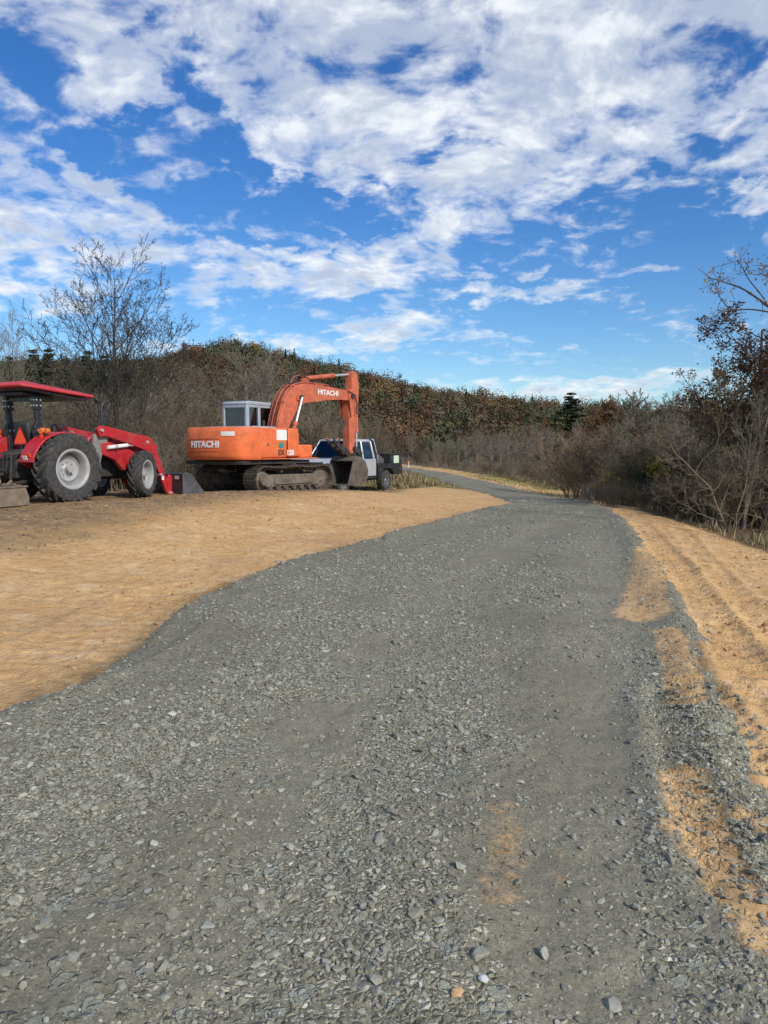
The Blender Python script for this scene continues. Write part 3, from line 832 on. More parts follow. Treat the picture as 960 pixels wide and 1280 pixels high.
# right bank: dense dark brush
vband(745, 1120, 15, 40, 52, 518, 508, [10, 11, 12, 15, 13], 'in the dense brush on the right', 'in the right brush', [4, 3, 3, 3, 3], 1.0)
vband(735, 1100, 13, 28, 34, 536, 505, [0, 1, 3, 4, 6], 'in the dense brush on the right', 'in the right brush', [3, 3, 4, 4, 1.6], 1.1)
vband(770, 1080, 13, 22, 26, 560, 508, [0, 1, 3, 4, 6], 'in the dense brush on the right', 'in the right brush', [2, 3, 4, 4, 1.2], 1.15)
vband(860, 1120, 17, 16.5, 19, 570, 520, [0, 3, 4, 1], 'at the front of the brush on the right', 'at the front of the right brush', [3, 3, 5, 3], 1.1)
vband(745, 960, 12, 19.5, 21.5, 600, 575, [4, 1, 2, 0], 'low at the foot of the right brush', 'low at the foot of the right brush', [3, 3, 1, 3], 1.3)
# the trees that stand out
p = at(716, 36)
tawny = make_tree(410, dict(BUSH, tip=.007, kids=[9, 7, 5], levels=3), stems(np.random.default_rng(3), 9, .25, 4.2, .045, 30), B_TAN)
p = at(716, 31); tawny.place('bare_tree', (p[0], p[1], p[2]-.1), ztop(520, 31)-p[2], .4, 'fan-shaped tawny bare tree at the outside of the road bend', 'tree', wide=1.1)
tall(752, 80, 493, 4, 'autumn_tree', 'small tree with red and orange leaves on the skyline beside the dark pine', 'tree', wide=.7)
p = at(712, 84); pines[1].place('pine_tree', (p[0], p[1], p[2]-.1), ztop(490, 84)-p[2], 1, 'dark broad pine standing highest above the end of the ridge', 'tree', wide=1.5)
skyline(797, 76, 484, 'round bare tree against the pale cloud, left of a second one on the right skyline', 1.15)
skyline(830, 74, 489, 'bare tree on the skyline just left of the brown oak', 1.15)
skyline(774, 82, 497, 'small bare tree on the skyline right of the orange tree', .8)
tall(656, 105, 530, 4, 'autumn_tree', 'yellow and orange tree low in the valley left of the tawny bare tree', 'tree', wide=.8)
tall(676, 110, 522, 4, 'autumn_tree', 'taller rusty orange tree behind the tawny bare tree', 'tree', wide=.7)
ygb = make_tree(411, BUSH, stems(np.random.default_rng(5), 8, .4, 2.5, .03, 30), B_BROWN, L_GREEN, .10, 45, .06)
p = at(826, 22); ygb.place('evergreen_shrub', (p[0], p[1], p[2]-.1), ztop(568, 22)-p[2], .4, 'dark green bushy cedar shrub on the right bank', 'shrub', wide=.9)
yb = make_tree(412, BUSH, stems(np.random.default_rng(6), 6, .3, 2.5, .03, 22), B_BROWN, L_YELLOW, .11, 22, .06, lmin=1.5)
p = at(833, 21.5); yb.place('yellow_shrub', (p[0], p[1], p[2]-.1), ztop(564, 21.5)-p[2], .4, 'shrub with bright yellow-green leaves at its top on the right bank', 'shrub', wide=.8)
p = at(752, 28); yb.place('yellow_shrub', (p[0], p[1], p[2]-.1), ztop(584, 28)-p[2], 2.4, 'low yellow-green shrub right of the tawny bare tree', 'shrub', wide=1.1)
# brown oak at the right edge
OAK = dict(levels=4, seg=[9, 7, 5, 4, 3], wob=.09, up=[.03, .03, .02, .02, .0], kids=[12, 7, 5, 4], start=[.3, .2, .2, .15], ang=[(35, 65), (25, 55), (25, 60), (25, 60)], ratio=[.48, .55, .5, .5], tip=.006, rr=.5, taper=.25)
oak = make_tree(420, OAK, [((0, 0, -.2), (-.02, 0, 1), 5.5, .085), ((.1, .1, -.2), (.22, .1, 1), 5.0, .07)], B_DARK, L_RUST, .08, 13, .07, lmin=1.1)
p = at(938, 19); oak.place('oak_tree', (p[0], p[1], p[2]-.1), ztop(372, 19)-p[2], .3, 'oak with clumps of dark rusty leaves at the right edge', 'tree', wide=1.35)
oak2 = make_tree(421, OAK, [((0, 0, -.2), (-.1, 0, 1), 5.5, .08)], B_DARK, L_RUST, .105, 8, .05, lmin=1.8)
p = at(1010, 20); oak2.place('oak_tree', (p[0], p[1], p[2]-.1), ztop(400, 20)-p[2], 1.3, 'second rusty oak mostly cut off by the right edge', 'tree', wide=.9)
for px, Yd, top, k, lb in [(878, 19.5, 455, 0, 'thin upright bare tree at the left side of the brown oak'), (905, 17.5, 440, 1, 'thin tree with sparse brown leaves in front of the brown oak'), (930, 16.5, 470, 2, 'bare upright tree with two stems before the right-edge oak'), (957, 17.0, 410, 3, 'rusty-leaved slender tree cut by the right edge'), (862, 24, 480, 5, 'slender bare tree rising from the right brush beside the skyline trees'), (985, 18, 430, 3, 'rusty-leaved tree just past the right edge')]:
    tall(px, Yd, top, k, 'slender_tree', lb, 'tree', wide=.75)
# crooked bare saplings leaning on the right bank
SAP = dict(levels=3, seg=[10, 7, 5, 3], wob=.16, up=[.02, .03, .02, .0], kids=[11, 7, 4], start=[.15, .25, .2], ang=[(35, 70), (30, 60), (30, 60)], ratio=[.55, .5, .45], tip=.005, rr=.6, taper=.25)
for i, (px, Yd, top, dx, lb) in enumerate([(838, 18.0, 548, -.15, 'forked pale sapling with a broken white stub at its foot'), (918, 15.5, 520, -.3, 'thick pale trunk leaning left at the right edge of the brush'), (884, 17.2, 540, .25, 'thin crooked sapling leaning right in the brush'), (948, 16, 500, -.12, 'tall grey sapling nearest the right edge')]):
    p = at(px, Yd); hh = ztop(top, Yd)-p[2]
    t = make_tree(430+i, SAP, [((0, 0, -.2), (dx, .05, 1), 3.2, .038), ((.05, 0, -.2), (dx+.35, -.1, 1), 2.6, .028)], B_BROWN)
    t.place('bare_sapling', (p[0], p[1], p[2]-.1), hh, 0, lb, 'tree')
# tree at the right, outside the frame, whose seed-hung branches reach in
def curve_branches():
    rng = np.random.default_rng(8); Yd = 13.0
    def W(px, py, dy=0): return np.array([(px-480)/920*(Yd+dy), Yd+dy, ztop(py, Yd+dy)])
    B = [[(1010, 640), (1000, 520), (985, 440), (962, 392), (940, 375), (918, 360), (893, 352), (874, 346)],
         [(985, 440), (958, 400), (945, 372), (925, 350), (915, 330), (909, 326)],
         [(962, 392), (930, 386), (905, 388), (890, 372), (885, 356)],
         [(1000, 520), (985, 400), (975, 350), (955, 335), (945, 333)],
         [(985, 400), (968, 365), (955, 345), (938, 343)],
         [(985, 440), (960, 350), (962, 300), (957, 290)]]
    br = []; pos = []
    base = at(1010, Yd)
    for i, pl in enumerate(B):
        pts = np.array([W(*q, dy=.3*math.sin(i*2+j*.4)) for j, q in enumerate(pl)])
        if i == 0: pts = np.concatenate([[base-[0, 0, .2]], pts])
        # resample
        t = np.linspace(0, len(pts)-1, 3*len(pts)); ii = np.minimum(t.astype(int), len(pts)-2); f = (t-ii)[:, None]
        q = pts[ii]*(1-f)+pts[ii+1]*f; q[1:-1] = (q[:-2]+q[1:-1]+q[2:])/3
        r = np.linspace(.045 if i == 0 else .016, .005, len(q))
        br.append((q, r, 0 if i == 0 else 1))
        for k in range(14):
            c = q[-1-int(k*.45)]+rng.normal(0, .05, 3)
            e = c+rng.normal(0, .1, 3)
            br.append((np.array([c, e]), np.array([.004, .003]), 2))
            pos.append(e+rng.normal(0, .035, (4, 3)))
        for k in range(5):
            c = q[rng.integers(len(q)//2, len(q))]; e = c+rng.normal(0, .22, 3); br.append((np.array([c, (c+e)/2+rng.normal(0, .03, 3), e]), np.array([.006, .005, .003]), 2))
            pos.append(e+rng.normal(0, .04, (2, 3)))
    ro = empty('seed_tree', tuple(base))
    for nm, (v, f) in (('trunk', tubes(br, 0, 0)), ('branches', tubes(br, 1, 9))):
        mesh_np(nm, v-base, f, B_DARK, True, parent=ro)
    v, f = leafquads(rng, np.concatenate(pos), .05, 0, .6)
    mesh_np('foliage', v-base, f, L_SEED, False, parent=ro)
    tag(ro, 'thin arching branches hung with dry tan seed clusters, reaching in from the right edge', 'tree')
curve_branches()

# wooded ridge: one mass of crowns
def forest():
    rng = np.random.default_rng(21); V = []; Cc = []; T = []; NN = []
    n = 2700
    yy = 185+ (R_R-180)*rng.random(n)**.75; uu = rng.uniform(-1.0, 1.0, n)
    xx = uu*yy
    # extra trees along the crest
    u2 = np.arange(-1.0, 1.0, .0075); xx = np.concatenate([xx, u2*(R_R-4)]); yy = np.concatenate([yy, np.full(len(u2), R_R-4.)+rng.uniform(-6, 6, len(u2))])
    zz = hillz(xx, yy)
    pal = np.array([(.060, .072, .034), (.034, .048, .026), (.115, .060, .036), (.135, .078, .042), (.105, .080, .048), (.19, .125, .055), (.080, .090, .040), (.15, .122, .09)])
    wts = np.array([.20, .035, .16, .13, .22, .05, .12, .09]); wts = wts/wts.sum()
    for x, y, z in zip(xx, yy, zz):
        reg = fbm(np.array([x*.011]), np.array([y*.008]), 5, 3)[0]
        w = wts.copy()
        if reg > .06: w[[2, 3]] *= 3
        if reg < -.06: w[[0, 6]] *= 2.5
        w /= w.sum(); k = rng.choice(8, p=w); con = k == 1
        hgt = rng.uniform(6, 14) if not con else rng.uniform(10, 14); rad = rng.uniform(2.8, 6.8) if not con else rng.uniform(2.8, 3.8)
        m = 230
        if con:
            t = rng.random(m)**.8; a = rng.uniform(0, 6.28, m); rr = rad*(1-t)*np.sqrt(rng.random(m))*1.1
            q = np.stack([rr*np.cos(a), rr*np.sin(a), hgt*(.15+.85*t)], -1)
        else:
            nb = rng.integers(4, 7); cen = rng.normal(0, 1, (nb, 3))*np.array([rad*.42, rad*.42, hgt*.11])+[0, 0, hgt*.62]
            j = rng.integers(0, nb, m); d = rng.normal(0, 1, (m, 3)); d /= np.linalg.norm(d, axis=1)[:, None]
            q = cen[j]+d*(rad*.55*rng.random((m, 1))**.25)
        cc_ = np.array([0, 0, hgt*.5]); NN.append((q-cc_)/np.array([rad, rad, hgt*.4])*.8+(d if not con else 0)*.8+rng.normal(0, .22, q.shape))
        q = q+[x, y, z]
        V.append(q); c = pal[k]*rng.uniform(.75, 1.35)
        Cc.append(np.repeat((c*rng.uniform(.94, 1.06, (m, 1))), 4, 0))
        if y > 0: T.append((x, y, z, hgt))
    pos = np.concatenate(V); v, f = leafquads(rng, pos, .74, 0, .9, np.concatenate(NN))
    col = np.concatenate(Cc)
    # trunks as thin three-sided stems
    T = np.array(T); a = np.arange(3)*2.094
    tb = T[:, None, :3]+np.stack([.16*np.cos(a), .16*np.sin(a), a*0], -1)[None]
    tt = tb+np.stack([T[:, 3]*0, T[:, 3]*0, T[:, 3]*.8], -1)[:, None, :]
    tv = np.concatenate([tb, tt], 1).reshape(-1, 3); i = (np.arange(len(T))*6)[:, None, None]
    tf = (np.array([(0, 1, 4, 3), (1, 2, 5, 4), (2, 0, 3, 5)])[None]+i).reshape(-1, 4)+len(v)
    col = np.concatenate([col, np.tile([[.09, .08, .07]], (len(tv), 1))])
    m, N, b = newmat('autumn_crowns')
    N._in(b.inputs['Base Color'], N.attr('tint', 'Color')); b.inputs['Roughness'].default_value = .9; b.inputs['Specular IOR Level'].default_value = .1
    o = mesh_np('ridge_forest', np.concatenate([v, tv]), np.concatenate([f, tf]), m, False, dict(tint=col))
    tag(o, 'autumn woods of green, brown and rust crowns covering the far ridge', 'forest', kind='stuff')
forest()

# dry grass: tufts along the litter, and short green-tan grass near the pickup
def blades():
    rng = np.random.default_rng(31)
    def mk(x, y, h, lean=.35):
        n = len(x); z, sr, en = surf(x, y); a = rng.uniform(0, 6.28, n); w = .006*(1+np.hypot(x, y)/14)
        dx, dy = np.cos(a), np.sin(a); l = rng.uniform(.1, 1, n)*lean*h; b_ = rng.uniform(0, 6.28, n)
        b0 = np.stack([x-dx*w, y-dy*w, z-.01], -1); b1 = np.stack([x+dx*w, y+dy*w, z-.01], -1)
        m0 = np.stack([x-dx*w*.7+l*.4*np.cos(b_), y-dy*w*.7+l*.4*np.sin(b_), z+h*.6], -1); m1 = m0+np.stack([dx*w*1.4, dy*w*1.4, 0*x], -1)
        t = np.stack([x+l*np.cos(b_), y+l*np.sin(b_), z+h], -1)
        v = np.stack([b0, b1, m1, m0, t], 1).reshape(-1, 3); i = 5*np.arange(n)[:, None]
        return v, np.concatenate([i+[[0, 1, 2, 3]]]), i+[[3, 2, 4]]
    # tall dry grass at the foot of the thickets
    n = 120000; x = rng.uniform(-16, 16, n); y = rng.uniform(9, 45, n)
    il = np.maximum(np.maximum(sdf(dirt_left, x, y), sdf(dirt_right, x, y)), np.maximum(sdf(road_poly, x, y), sdf(brown_left, x, y)))
    cl = fbm(x*.8, y*.8, 97, 3)
    k = (il < -.15) & (rng.random(n) < np.clip(.35+2.5*cl, .03, 1)) & (np.abs(x) < y*.62)
    x, y = x[k], y[k]; il = il[k]
    v, f4, f3 = mk(x, y, rng.uniform(.06, .24, len(x))*(1+1.8*sstep(-il, .3, 2.0)), .6)
    tn = rng.random(len(x)); 
    mm, N, b = newmat('dry_grass'); N._in(b.inputs['Base Color'], N.ramp(N.attr('tone'), [(0, (.10, .075, .04)), (.5, (.24, .18, .10)), (.85, (.38, .30, .17)), (1, (.20, .22, .08))]))
    b.inputs['Roughness'].default_value = .9
    o = mesh_np('dry_grass', v, [f4, f3], mm, False, dict(tone=np.repeat(tn, 5)))
    tag(o, 'dry tan grass and weeds at the foot of the thickets', 'grass', kind='stuff')
    n = 26000; x = grass_c[0]+rng.normal(0, 4.5, n); y = grass_c[1]+rng.normal(0, 5.5, n)
    il = np.maximum(sdf(dirt_left, x, y), sdf(road_poly, x, y)); k = (il < -.25) & (rng.random(n) < np.clip(.5+2*fbm(x*.7, y*.7, 98, 3), .05, 1))
    x, y = x[k], y[k]; v, f4, f3 = mk(x, y, rng.uniform(.03, .10, len(x)), .7)
    mm, N, b = newmat('short_grass'); N._in(b.inputs['Base Color'], N.ramp(N.attr('tone'), [(0, (.13, .14, .045)), (.5, (.24, .24, .08)), (1, (.40, .34, .17))]))
    b.inputs['Roughness'].default_value = .9
    o = mesh_np('short_grass', v, [f4, f3], mm, False, dict(tone=np.repeat(rng.random(len(x)), 5)))
    tag(o, 'short green and straw grass between the pickup and the far road', 'grass', kind='stuff')
    # fallen leaves and bits of straw over the brown ground
    n = 26000; x = rng.uniform(-14, 14, n); y = rng.uniform(5, 40, n)
    il = np.maximum(sdf(dirt_left, x, y)-.4, sdf(dirt_right, x, y)); ib = sdf(brown_left, x, y)
    k = ((il < -.1) | (ib > -.5) & (rng.random(n) < .5)) & (sdf(road_poly, x, y) < -.2) & (np.abs(x) < y*.62)
    x, y = x[k], y[k]; z = surf(x, y)[0]
    v, f = leafquads(rng, np.stack([x, y, z+.012], -1), .036, .85, .55)
    o = mesh_np('leaf_litter', v, f, L_BROWN, False)
    tag(o, 'fallen brown leaves scattered over the bare ground', 'leaf litter', kind='stuff')
blades()
# ------------------------------------------------------------------ machine materials
M_EXC = mat('excavator_orange', (.74, .150, .045), .52, 0, .16, 2.2, .50, (.36, .13, .045), coat=.05, streak=((.40, .17, .07), .55))
M_BOOM = mat('faded_orange', (.54, .135, .068), .62, 0, .2, 2.2, .55, (.26, .075, .04), coat=.05, streak=((.36, .09, .045), .4))
M_CABM = mat('cab_grey', (.33, .37, .42), .4, 0, .10, 2, .25, (.25, .25, .24), coat=.1)
M_DARK = mat('dark_steel', (.045, .042, .04), .6, .3, .25, 3, .5, (.13, .10, .075))
M_TRACK = mat('muddy_track_steel', (.10, .082, .066), .75, .35, .3, 5, .75, (.22, .165, .11), bump=.004)
M_MUD = mat('muddy_frame', (.17, .14, .11), .8, .1, .25, 3, .7, (.10, .08, .06))
M_ROD = mat('chrome_rod', (.75, .75, .74), .25, .6, .05)
M_WHITE = mat('white_paint', (.78, .77, .74), .5, 0, .06, 8, .15, (.5, .4, .3))
M_TEAL = mat('teal_decal', (.03, .25, .24), .5, 0, .1)
M_BLKL = mat('black_lettering', (.03, .025, .03), .5, 0, .1)
M_RUB = mat('black_rubber', (.035, .036, .038), .8, 0, .25, 6, .75, (.12, .10, .078), bump=.002)
M_BLK = mat('black_paint', (.018, .019, .021), .35, 0, .2, 3, .25, (.06, .055, .05), coat=.2)
M_RED = mat('tractor_red', (.42, .014, .020), .38, 0, .16, 3, .42, (.24, .09, .06), coat=.2)
M_CANO = mat('canopy_red', (.50, .035, .05), .55, 0, .15, 2, .3, (.60, .16, .17))
M_RIM = mat('grey_rim', (.40, .40, .40), .4, .2, .10, 4, .3, (.25, .21, .17))
M_GRY = mat('loader_grey', (.23, .23, .215), .45, .1, .12, 4, .2)
M_BUCK = mat('worn_bucket_steel', (.11, .115, .118), .55, .35, .3, 3, .5, (.10, .075, .055))
M_BKT2 = mat('weathered_bucket', (.125, .108, .092), .65, .25, .3, 3, .6, (.085, .06, .045), bump=.003)
M_RUST = mat('rusty_steel', (.16, .12, .095), .8, .1, .3, 6, .6, (.24, .19, .15), bump=.003)
M_LKICK = mat('pale_rusty_plate', (.20, .155, .115), .8, .1, .25, 6, .5, (.18, .13, .09))
M_AMB = mat('amber_lens', (.75, .16, .02), .2, 0, .1)
M_SILV = mat('silver_paint', (.55, .57, .59), .3, .35, .06, 2, .10, (.25, .22, .18), coat=.6)
M_CHR = mat('chrome', (.72, .74, .76), .12, .9, .05)
M_SEAT = mat('seat_vinyl', (.03, .03, .03), .6)
def glassmat(name, tint=(.02, .03, .035), a=.75):
    m, N, b = newmat(name)
    gl = N.node('ShaderNodeBsdfGlossy'); gl.inputs['Roughness'].default_value = .04; gl.inputs['Color'].default_value = (.9, .95, 1, 1)
    tr = N.node('ShaderNodeBsdfTransparent'); tr.inputs[0].default_value = (*[x for x in (1-a, 1-a*.97, 1-a*.95)], 1)
    lw = N.node('ShaderNodeFresnel'); lw.inputs[0].default_value = 1.5
    f = N.math('ADD', N.math('MULTIPLY', lw.outputs[0], .9), .04)
    mx = N.node('ShaderNodeMixShader'); N._in(mx.inputs[0], f); N.l.new(tr.outputs[0], mx.inputs[1]); N.l.new(gl.outputs[0], mx.inputs[2])
    N.l.new(mx.outputs[0], m.node_tree.nodes['Material Output'].inputs[0]); return m
M_GLS = glassmat('tinted_glass')
M_GLC = glassmat('clear_glass', a=.35)
def emis(name, col, rough=.5):  # retro-reflective plastic, simply bright paint
    return mat(name, col, rough, 0, .03)
M_SMV = emis('safety_orange', (.95, .085, .02))
M_SMVR = mat('dark_red_border', (.35, .012, .012), .4)

# ================================================================== excavator
def excavator():
    p = (-3.60, 22.5); z = float(H0(*p))
    root = empty('excavator', (p[0], p[1], z+.0), R(55))
    # tilt to lie on the ground
    tag(root, 'orange tracked excavator with grey cab, parked with its bucket resting on the soil', 'excavator')
    for sy in (-1, 1):
        yc = sy*.99; r = .37; xa, xb = -1.30, 1.30
        # path of the belt
        path = []
        for i in range(18): path.append((xa+(xb-xa)*i/17, .045, 0.0))          # bottom
        for i in range(1, 12):
            a = -math.pi/2+math.pi*i/12; path.append((xb+r*math.cos(a), .045+r+r*math.sin(a), a+math.pi/2))
        for i in range(18):
            t = i/17; path.append((xb+(xa-xb)*t, .045+2*r-.035*math.sin(math.pi*t*2)**2, math.pi))
        for i in range(1, 12):
            a = math.pi/2+math.pi*i/12; path.append((xa+r*math.cos(a), .045+r+r*math.sin(a), a+math.pi/2))
        m = MB(); n = len(path)
        P_ = [Vector((q[0], 0, q[1])) for q in path]
        L = sum((P_[(i+1) % n]-P_[i]).length for i in range(n)); N_ = 43; out = []
        cum = [0]
        for i in range(n): cum.append(cum[-1]+(P_[(i+1) % n]-P_[i]).length)
        for k in range(N_):
            s = L*k/N_
            i = max(j for j in range(n) if cum[j] <= s); f = (s-cum[i])/(cum[i+1]-cum[i]+1e-9)
            q = P_[i].lerp(P_[(i+1) % n], f); t = (P_[(i+1) % n]-P_[i]).normalized()
            ang = math.atan2(t.z, t.x); rot = Matrix.Rotation(-ang, 3, 'Y')
            m.box(q+Vector((0, yc, 0)), (L/N_*.93, .50, .022), rot)
            nrm = rot @ Vector((0, 0, -1))
            for dxx in (-.045, .0, .045):
                m.box(q+Vector((0, yc, 0))+nrm*.022+(rot @ Vector((dxx, 0, 0))), (.014, .50, .026), rot)
            m.box(q+Vector((0, yc, 0))-nrm*.045, (L/N_*.8, .16, .07), rot)
        m.build('track_belt', M_TRACK, root, smooth=False)
        fr = MB().prism([(-1.18, .20), (1.15, .20), (1.18, .32), (1.02, .53), (-.98, .55), (-1.2, .42)], yc-.15, yc+.15)
        fr.box((0, yc+sy*.17, .36), (1.7, .05, .20)).box((-.35, yc+sy*.19, .40), (.34, .04, .10)).box((.45, yc+sy*.185, .34), (.5, .04, .05))
        frame_ = fr.build('track_frame', M_MUD, root, bevel=.015)
        for k in range(7):
            MB().lathe([(.0, -.17), (.075, -.17), (.09, -.13), (.09, .13), (.075, .17), (0, .17)], (-1.0+k*.335, yc, .155), 14).build('roller', M_TRACK, frame_)
        for k in (-.5, .5):
            MB().lathe([(.0, -.12), (.06, -.12), (.06, .12), (0, .12)], (k, yc, .66), 12).build('carrier_roller', M_TRACK, frame_)
        MB().lathe([(0, -.10), (.13, -.10), (.14, -.06), (.30, -.05), (.30, .05), (.14, .06), (.13, .10), (0, .10)], (xb, yc, .045+r), 28).build('idler', M_MUD, root)
        sp = MB().lathe([(0, -.22), (.16, -.22), (.18, -.12), (.25, -.06), (.29, -.04), (.29, .04), (.25, .06), (.18, .12), (.16, .22), (0, .22)], (xa, yc, .045+r), 28)
        for k in range(13):
            a = 2*math.pi*k/13; sp.box((xa+.31*math.cos(a), yc, .045+r+.31*math.sin(a)), (.06, .06, .05), Matrix.Rotation(-a, 3, 'Y'))
        for k in range(8):
            a = 2*math.pi*k/8; sp.cyl((xa+.12*math.cos(a), yc-.235, .045+r+.12*math.sin(a)), (xa+.12*math.cos(a), yc+.235, .045+r+.12*math.sin(a)), .014, n=6)
        sp.build('sprocket', M_MUD, root)
    cb = MB().box((0, 0, .55), (1.0, 1.7, .22)).lathe([(0, -.2), (.5, -.2)], (0, 0, .6), 4)
    cb = MB().prism([(-.5, .44), (.5, .44), (.42, .70), (-.42, .70)], -.85, .85).cyl((0, 0, .66), (0, 0, .88), .52, .50, 32)
    for sx in (-1, 1):
        for sy in (-1, 1): cb.box((sx*.55, sy*.62, .50), (.5, .42, .16), Matrix.Rotation(R(28*sx*sy), 3, 'Z'))
    cb.build('carbody', M_DARK, root, bevel=.02)
    U = Matrix.Translation((-.20, .16, 0)) @ Matrix.Rotation(R(3), 4, 'Z')
    def B(): return MB(U)
    # revolving frame
    B().box((-.35, 0, .90), (3.0, 2.2, .10)).box((1.0, .68, .90), (.9, .95, .08)).build('swing_frame', M_DARK, root, bevel=.01)
    # counterweight, rounded at the back
    U0 = U; U = U0 @ Matrix.Translation((0, 0, .11))
    prof = []
    for i in range(19):
        y_ = -1.235+2.47*i/18; e_ = abs(y_)/1.245
        prof.append((-2.10+.22*e_**2+.36*e_**9, y_))
    prof = [(-1.20, -1.245)]+prof+[(-1.20, 1.245)]; prof = prof[::-1]
    cw = B()
    def ringz(pr, z, sc): return [(-1.2+(x+1.2)*sc, y*(1-(1-sc)*.25), z) for x, y in pr]
    levels = [(.87, .90), (.90, .95), (1.0, 1.0), (1.60, .995), (1.74, .96), (1.79, .90)]
    vs = []; n = len(prof)
    for z_, s_ in levels: vs += ringz(prof, z_, s_)
    fs = [tuple(range(n-1, -1, -1)), tuple((len(levels)-1)*n+k for k in range(n))]
    for i in range(len(levels)-1):
        for k in range(n): fs.append((i*n+k, i*n+(k+1) % n, (i+1)*n+(k+1) % n, (i+1)*n+k))
    cw.add(vs, fs)
    cwo = cw.build('counterweight', M_EXC, root, bevel=.02, ang=40)
    xback = min(x for x, y in prof)
    # raised name panel follows the back: thin lip lines
    def backx(y):
        pts = sorted(prof[1:-1], key=lambda q: q[1]); ys = [q[1] for q in pts]; xs = [q[0] for q in pts]
        return float(np.interp(y, ys, xs))
    for zz in (1.13, 1.47):
        B().tube([(backx(y)-.006, y, zz) for y in np.linspace(-.48, .98, 12)], .009, 6).build('panel_lip', M_EXC, cwo)
    # lettering bent round the back
    def bent_text(nm, s, size, yc, zc, mt):
        o = text_mesh(nm, s, size, mt, Matrix.Identity(4), cwo, depth=.003, bold=.010, spacing=1.05, sx=1.15)
        for v_ in o.data.vertices:
            y = yc-v_.co.x; v_.co = U @ Vector((backx(y)-.010-v_.co.z, y, zc+v_.co.y))
        return o
    bent_text('lettering', 'HITACHI', .24, .10, 1.30, M_WHITE)
    def curved_patch(nm, y0, y1, z0, z1, mt, par):
        ys = np.linspace(y0, y1, 6); vs = []; 
        for y in ys:
            for d in (.004, -.012):
                for z_ in (z0, z1): vs.append((backx(y)-.006+d*-1*.5 if False else backx(y)-(.008 if d < 0 else -.004), y, z_))
        fs = []
        for i in range(5):
            a = i*4; b_ = a+4; fs += [(a+2, a+3, b_+3, b_+2), (a, b_, b_+1, a+1), (a+1, b_+1, b_+3, a+3), (a, a+2, b_+2, b_)]
        fs += [(0, 1, 3, 2), (20, 22, 23, 21)]
        return B().add(vs, fs).build(nm, mt, par)
    curved_patch('sticker', -.92, -.52, 1.54, 1.66, M_WHITE, cwo)
    curved_patch('reflector', 1.12, 1.235, 1.45, 1.63, M_WHITE, cwo)
    # engine hood and right side panels
    B().box((-.62, -.0, 1.35), (1.12, 2.42, .86)).build('engine_housing', M_EXC, root, bevel=.04)
    B().box((-.62, .1, 1.80), (1.0, 1.9, .06)).build('hood_lid', M_CABM, root, bevel=.02)
    sd_ = B().box((.20, -.82, 1.36), (.50, .84, .84)); sd_.build('tank_cover', M_EXC, root, bevel=.04)
    B().box((.485, -.835, 1.30), (.06, .74, .70)).build('front_cover', M_EXC, root, bevel=.02)
    tb = B().box((.84, -.80, 1.10), (.64, .84, .40)).build('toolbox', M_EXC, root, bevel=.045)
    B().box((.14, -.80, .893), (2.60, .84, .03)).build('side_skirt', M_EXC, root, bevel=.008)
    side = Matrix(((1, 0, 0, 0), (0, 0, -1, 0), (0, 1, 0, 0), (0, 0, 0, 1)))   # text in the x z plane facing -y
    def sidetext(nm, s, size, x, z_, mt, par, y=-1.243, bold=.008, sxx=1.1): return text_mesh(nm, s, size, mt, U @ Matrix.Translation((x, y, z_)) @ side, par, .003, bold, 1.0, sxx)
    sidetext('lettering', 'EX', .21, -.33, 1.06, M_BLKL, root, y=-1.2125)
    sidetext('lettering', '120', .21, .04, 1.06, M_WHITE, root, y=-1.2475)
    B().box((-.28, -1.213, 1.58), (.50, .008, .30)).build('white_decal', M_WHITE, root)
    dl = B().add([(-.33+.11*math.cos(a), y_, 1.28+.085*math.sin(a)) for y_ in (-1.210, -1.222) for a in np.linspace(0, 2*math.pi, 17)[:-1]], [tuple(range(16)), tuple(range(31, 15, -1))]+[(i, i+16, (i+1) % 16+16, (i+1) % 16) for i in range(16)])
    dl.build('round_decal', M_TEAL, root)
    B().box((-.07, -1.236, 1.36), (.008, .02, .82)).build('door_gap', M_BLK, root)
    for x_ in (-.9,): B().box((x_, -1.214, 1.30), (.05, .012, .06)).build('door_latch', M_DARK, root)
    B().tube([(-.5, -.7, 1.80), (-.5, -.7, 2.0)], .045, 12).build('exhaust_pipe', M_DARK, root)
    U = U0
    # cab: posts, roof, lower panels, panes
    x0, x1, y0, y1, zb, zr = -.22, 1.38, .22, 1.20, .95, 2.66
    cab = B()
    # rear wall below the window and corner posts
    cab.box((x0+.03, (y0+y1)/2, (zb+1.86)/2), (.06, y1-y0, 1.86-zb))
    def front_x(z_): return x1-.02-(z_-1.5)*.10 if z_ > 1.5 else x1-.02
    for y_ in (y0+.035, y1-.035):
        cab.box((x0+.065, y_, 2.22), (.13, .09, .78))
        cab.prism([(x1-.09, zb), (x1, zb), (x1, 1.5), (x1-.12, 2.60), (x1-.20, 2.60), (x1-.08, 1.5)], y_-.035, y_+.035)
        cab.box(((x0+x1)/2, y_, 1.45), (x1-x0-.1, .05, 1.0 if y_ < .5 else .9))
        cab.box((x0+.60, y_, 2.25), (.10, .06, .72))
        cab.box(((x0+x1)/2-.04, y_, 2.59), (x1-x0-.2, .06, .10))
    cab.box((x0+.04, (y0+y1)/2, 2.585), (.08, y1-y0, .11))
    cab.box((x1-.14, (y0+y1)/2, 2.585), (.08, y1-y0-.04, .09)); cab.box((x1-.03, (y0+y1)/2, 1.15), (.05, y1-y0-.04, .35))
    cabo = cab.build('cab', M_CABM, root, bevel=.018)
    rf = [(x0-.02, 2.625), (x1-.10, 2.60), (x1-.13, 2.67), (x1-.30, 2.72), (x0+.12, 2.735), (x0, 2.70)]
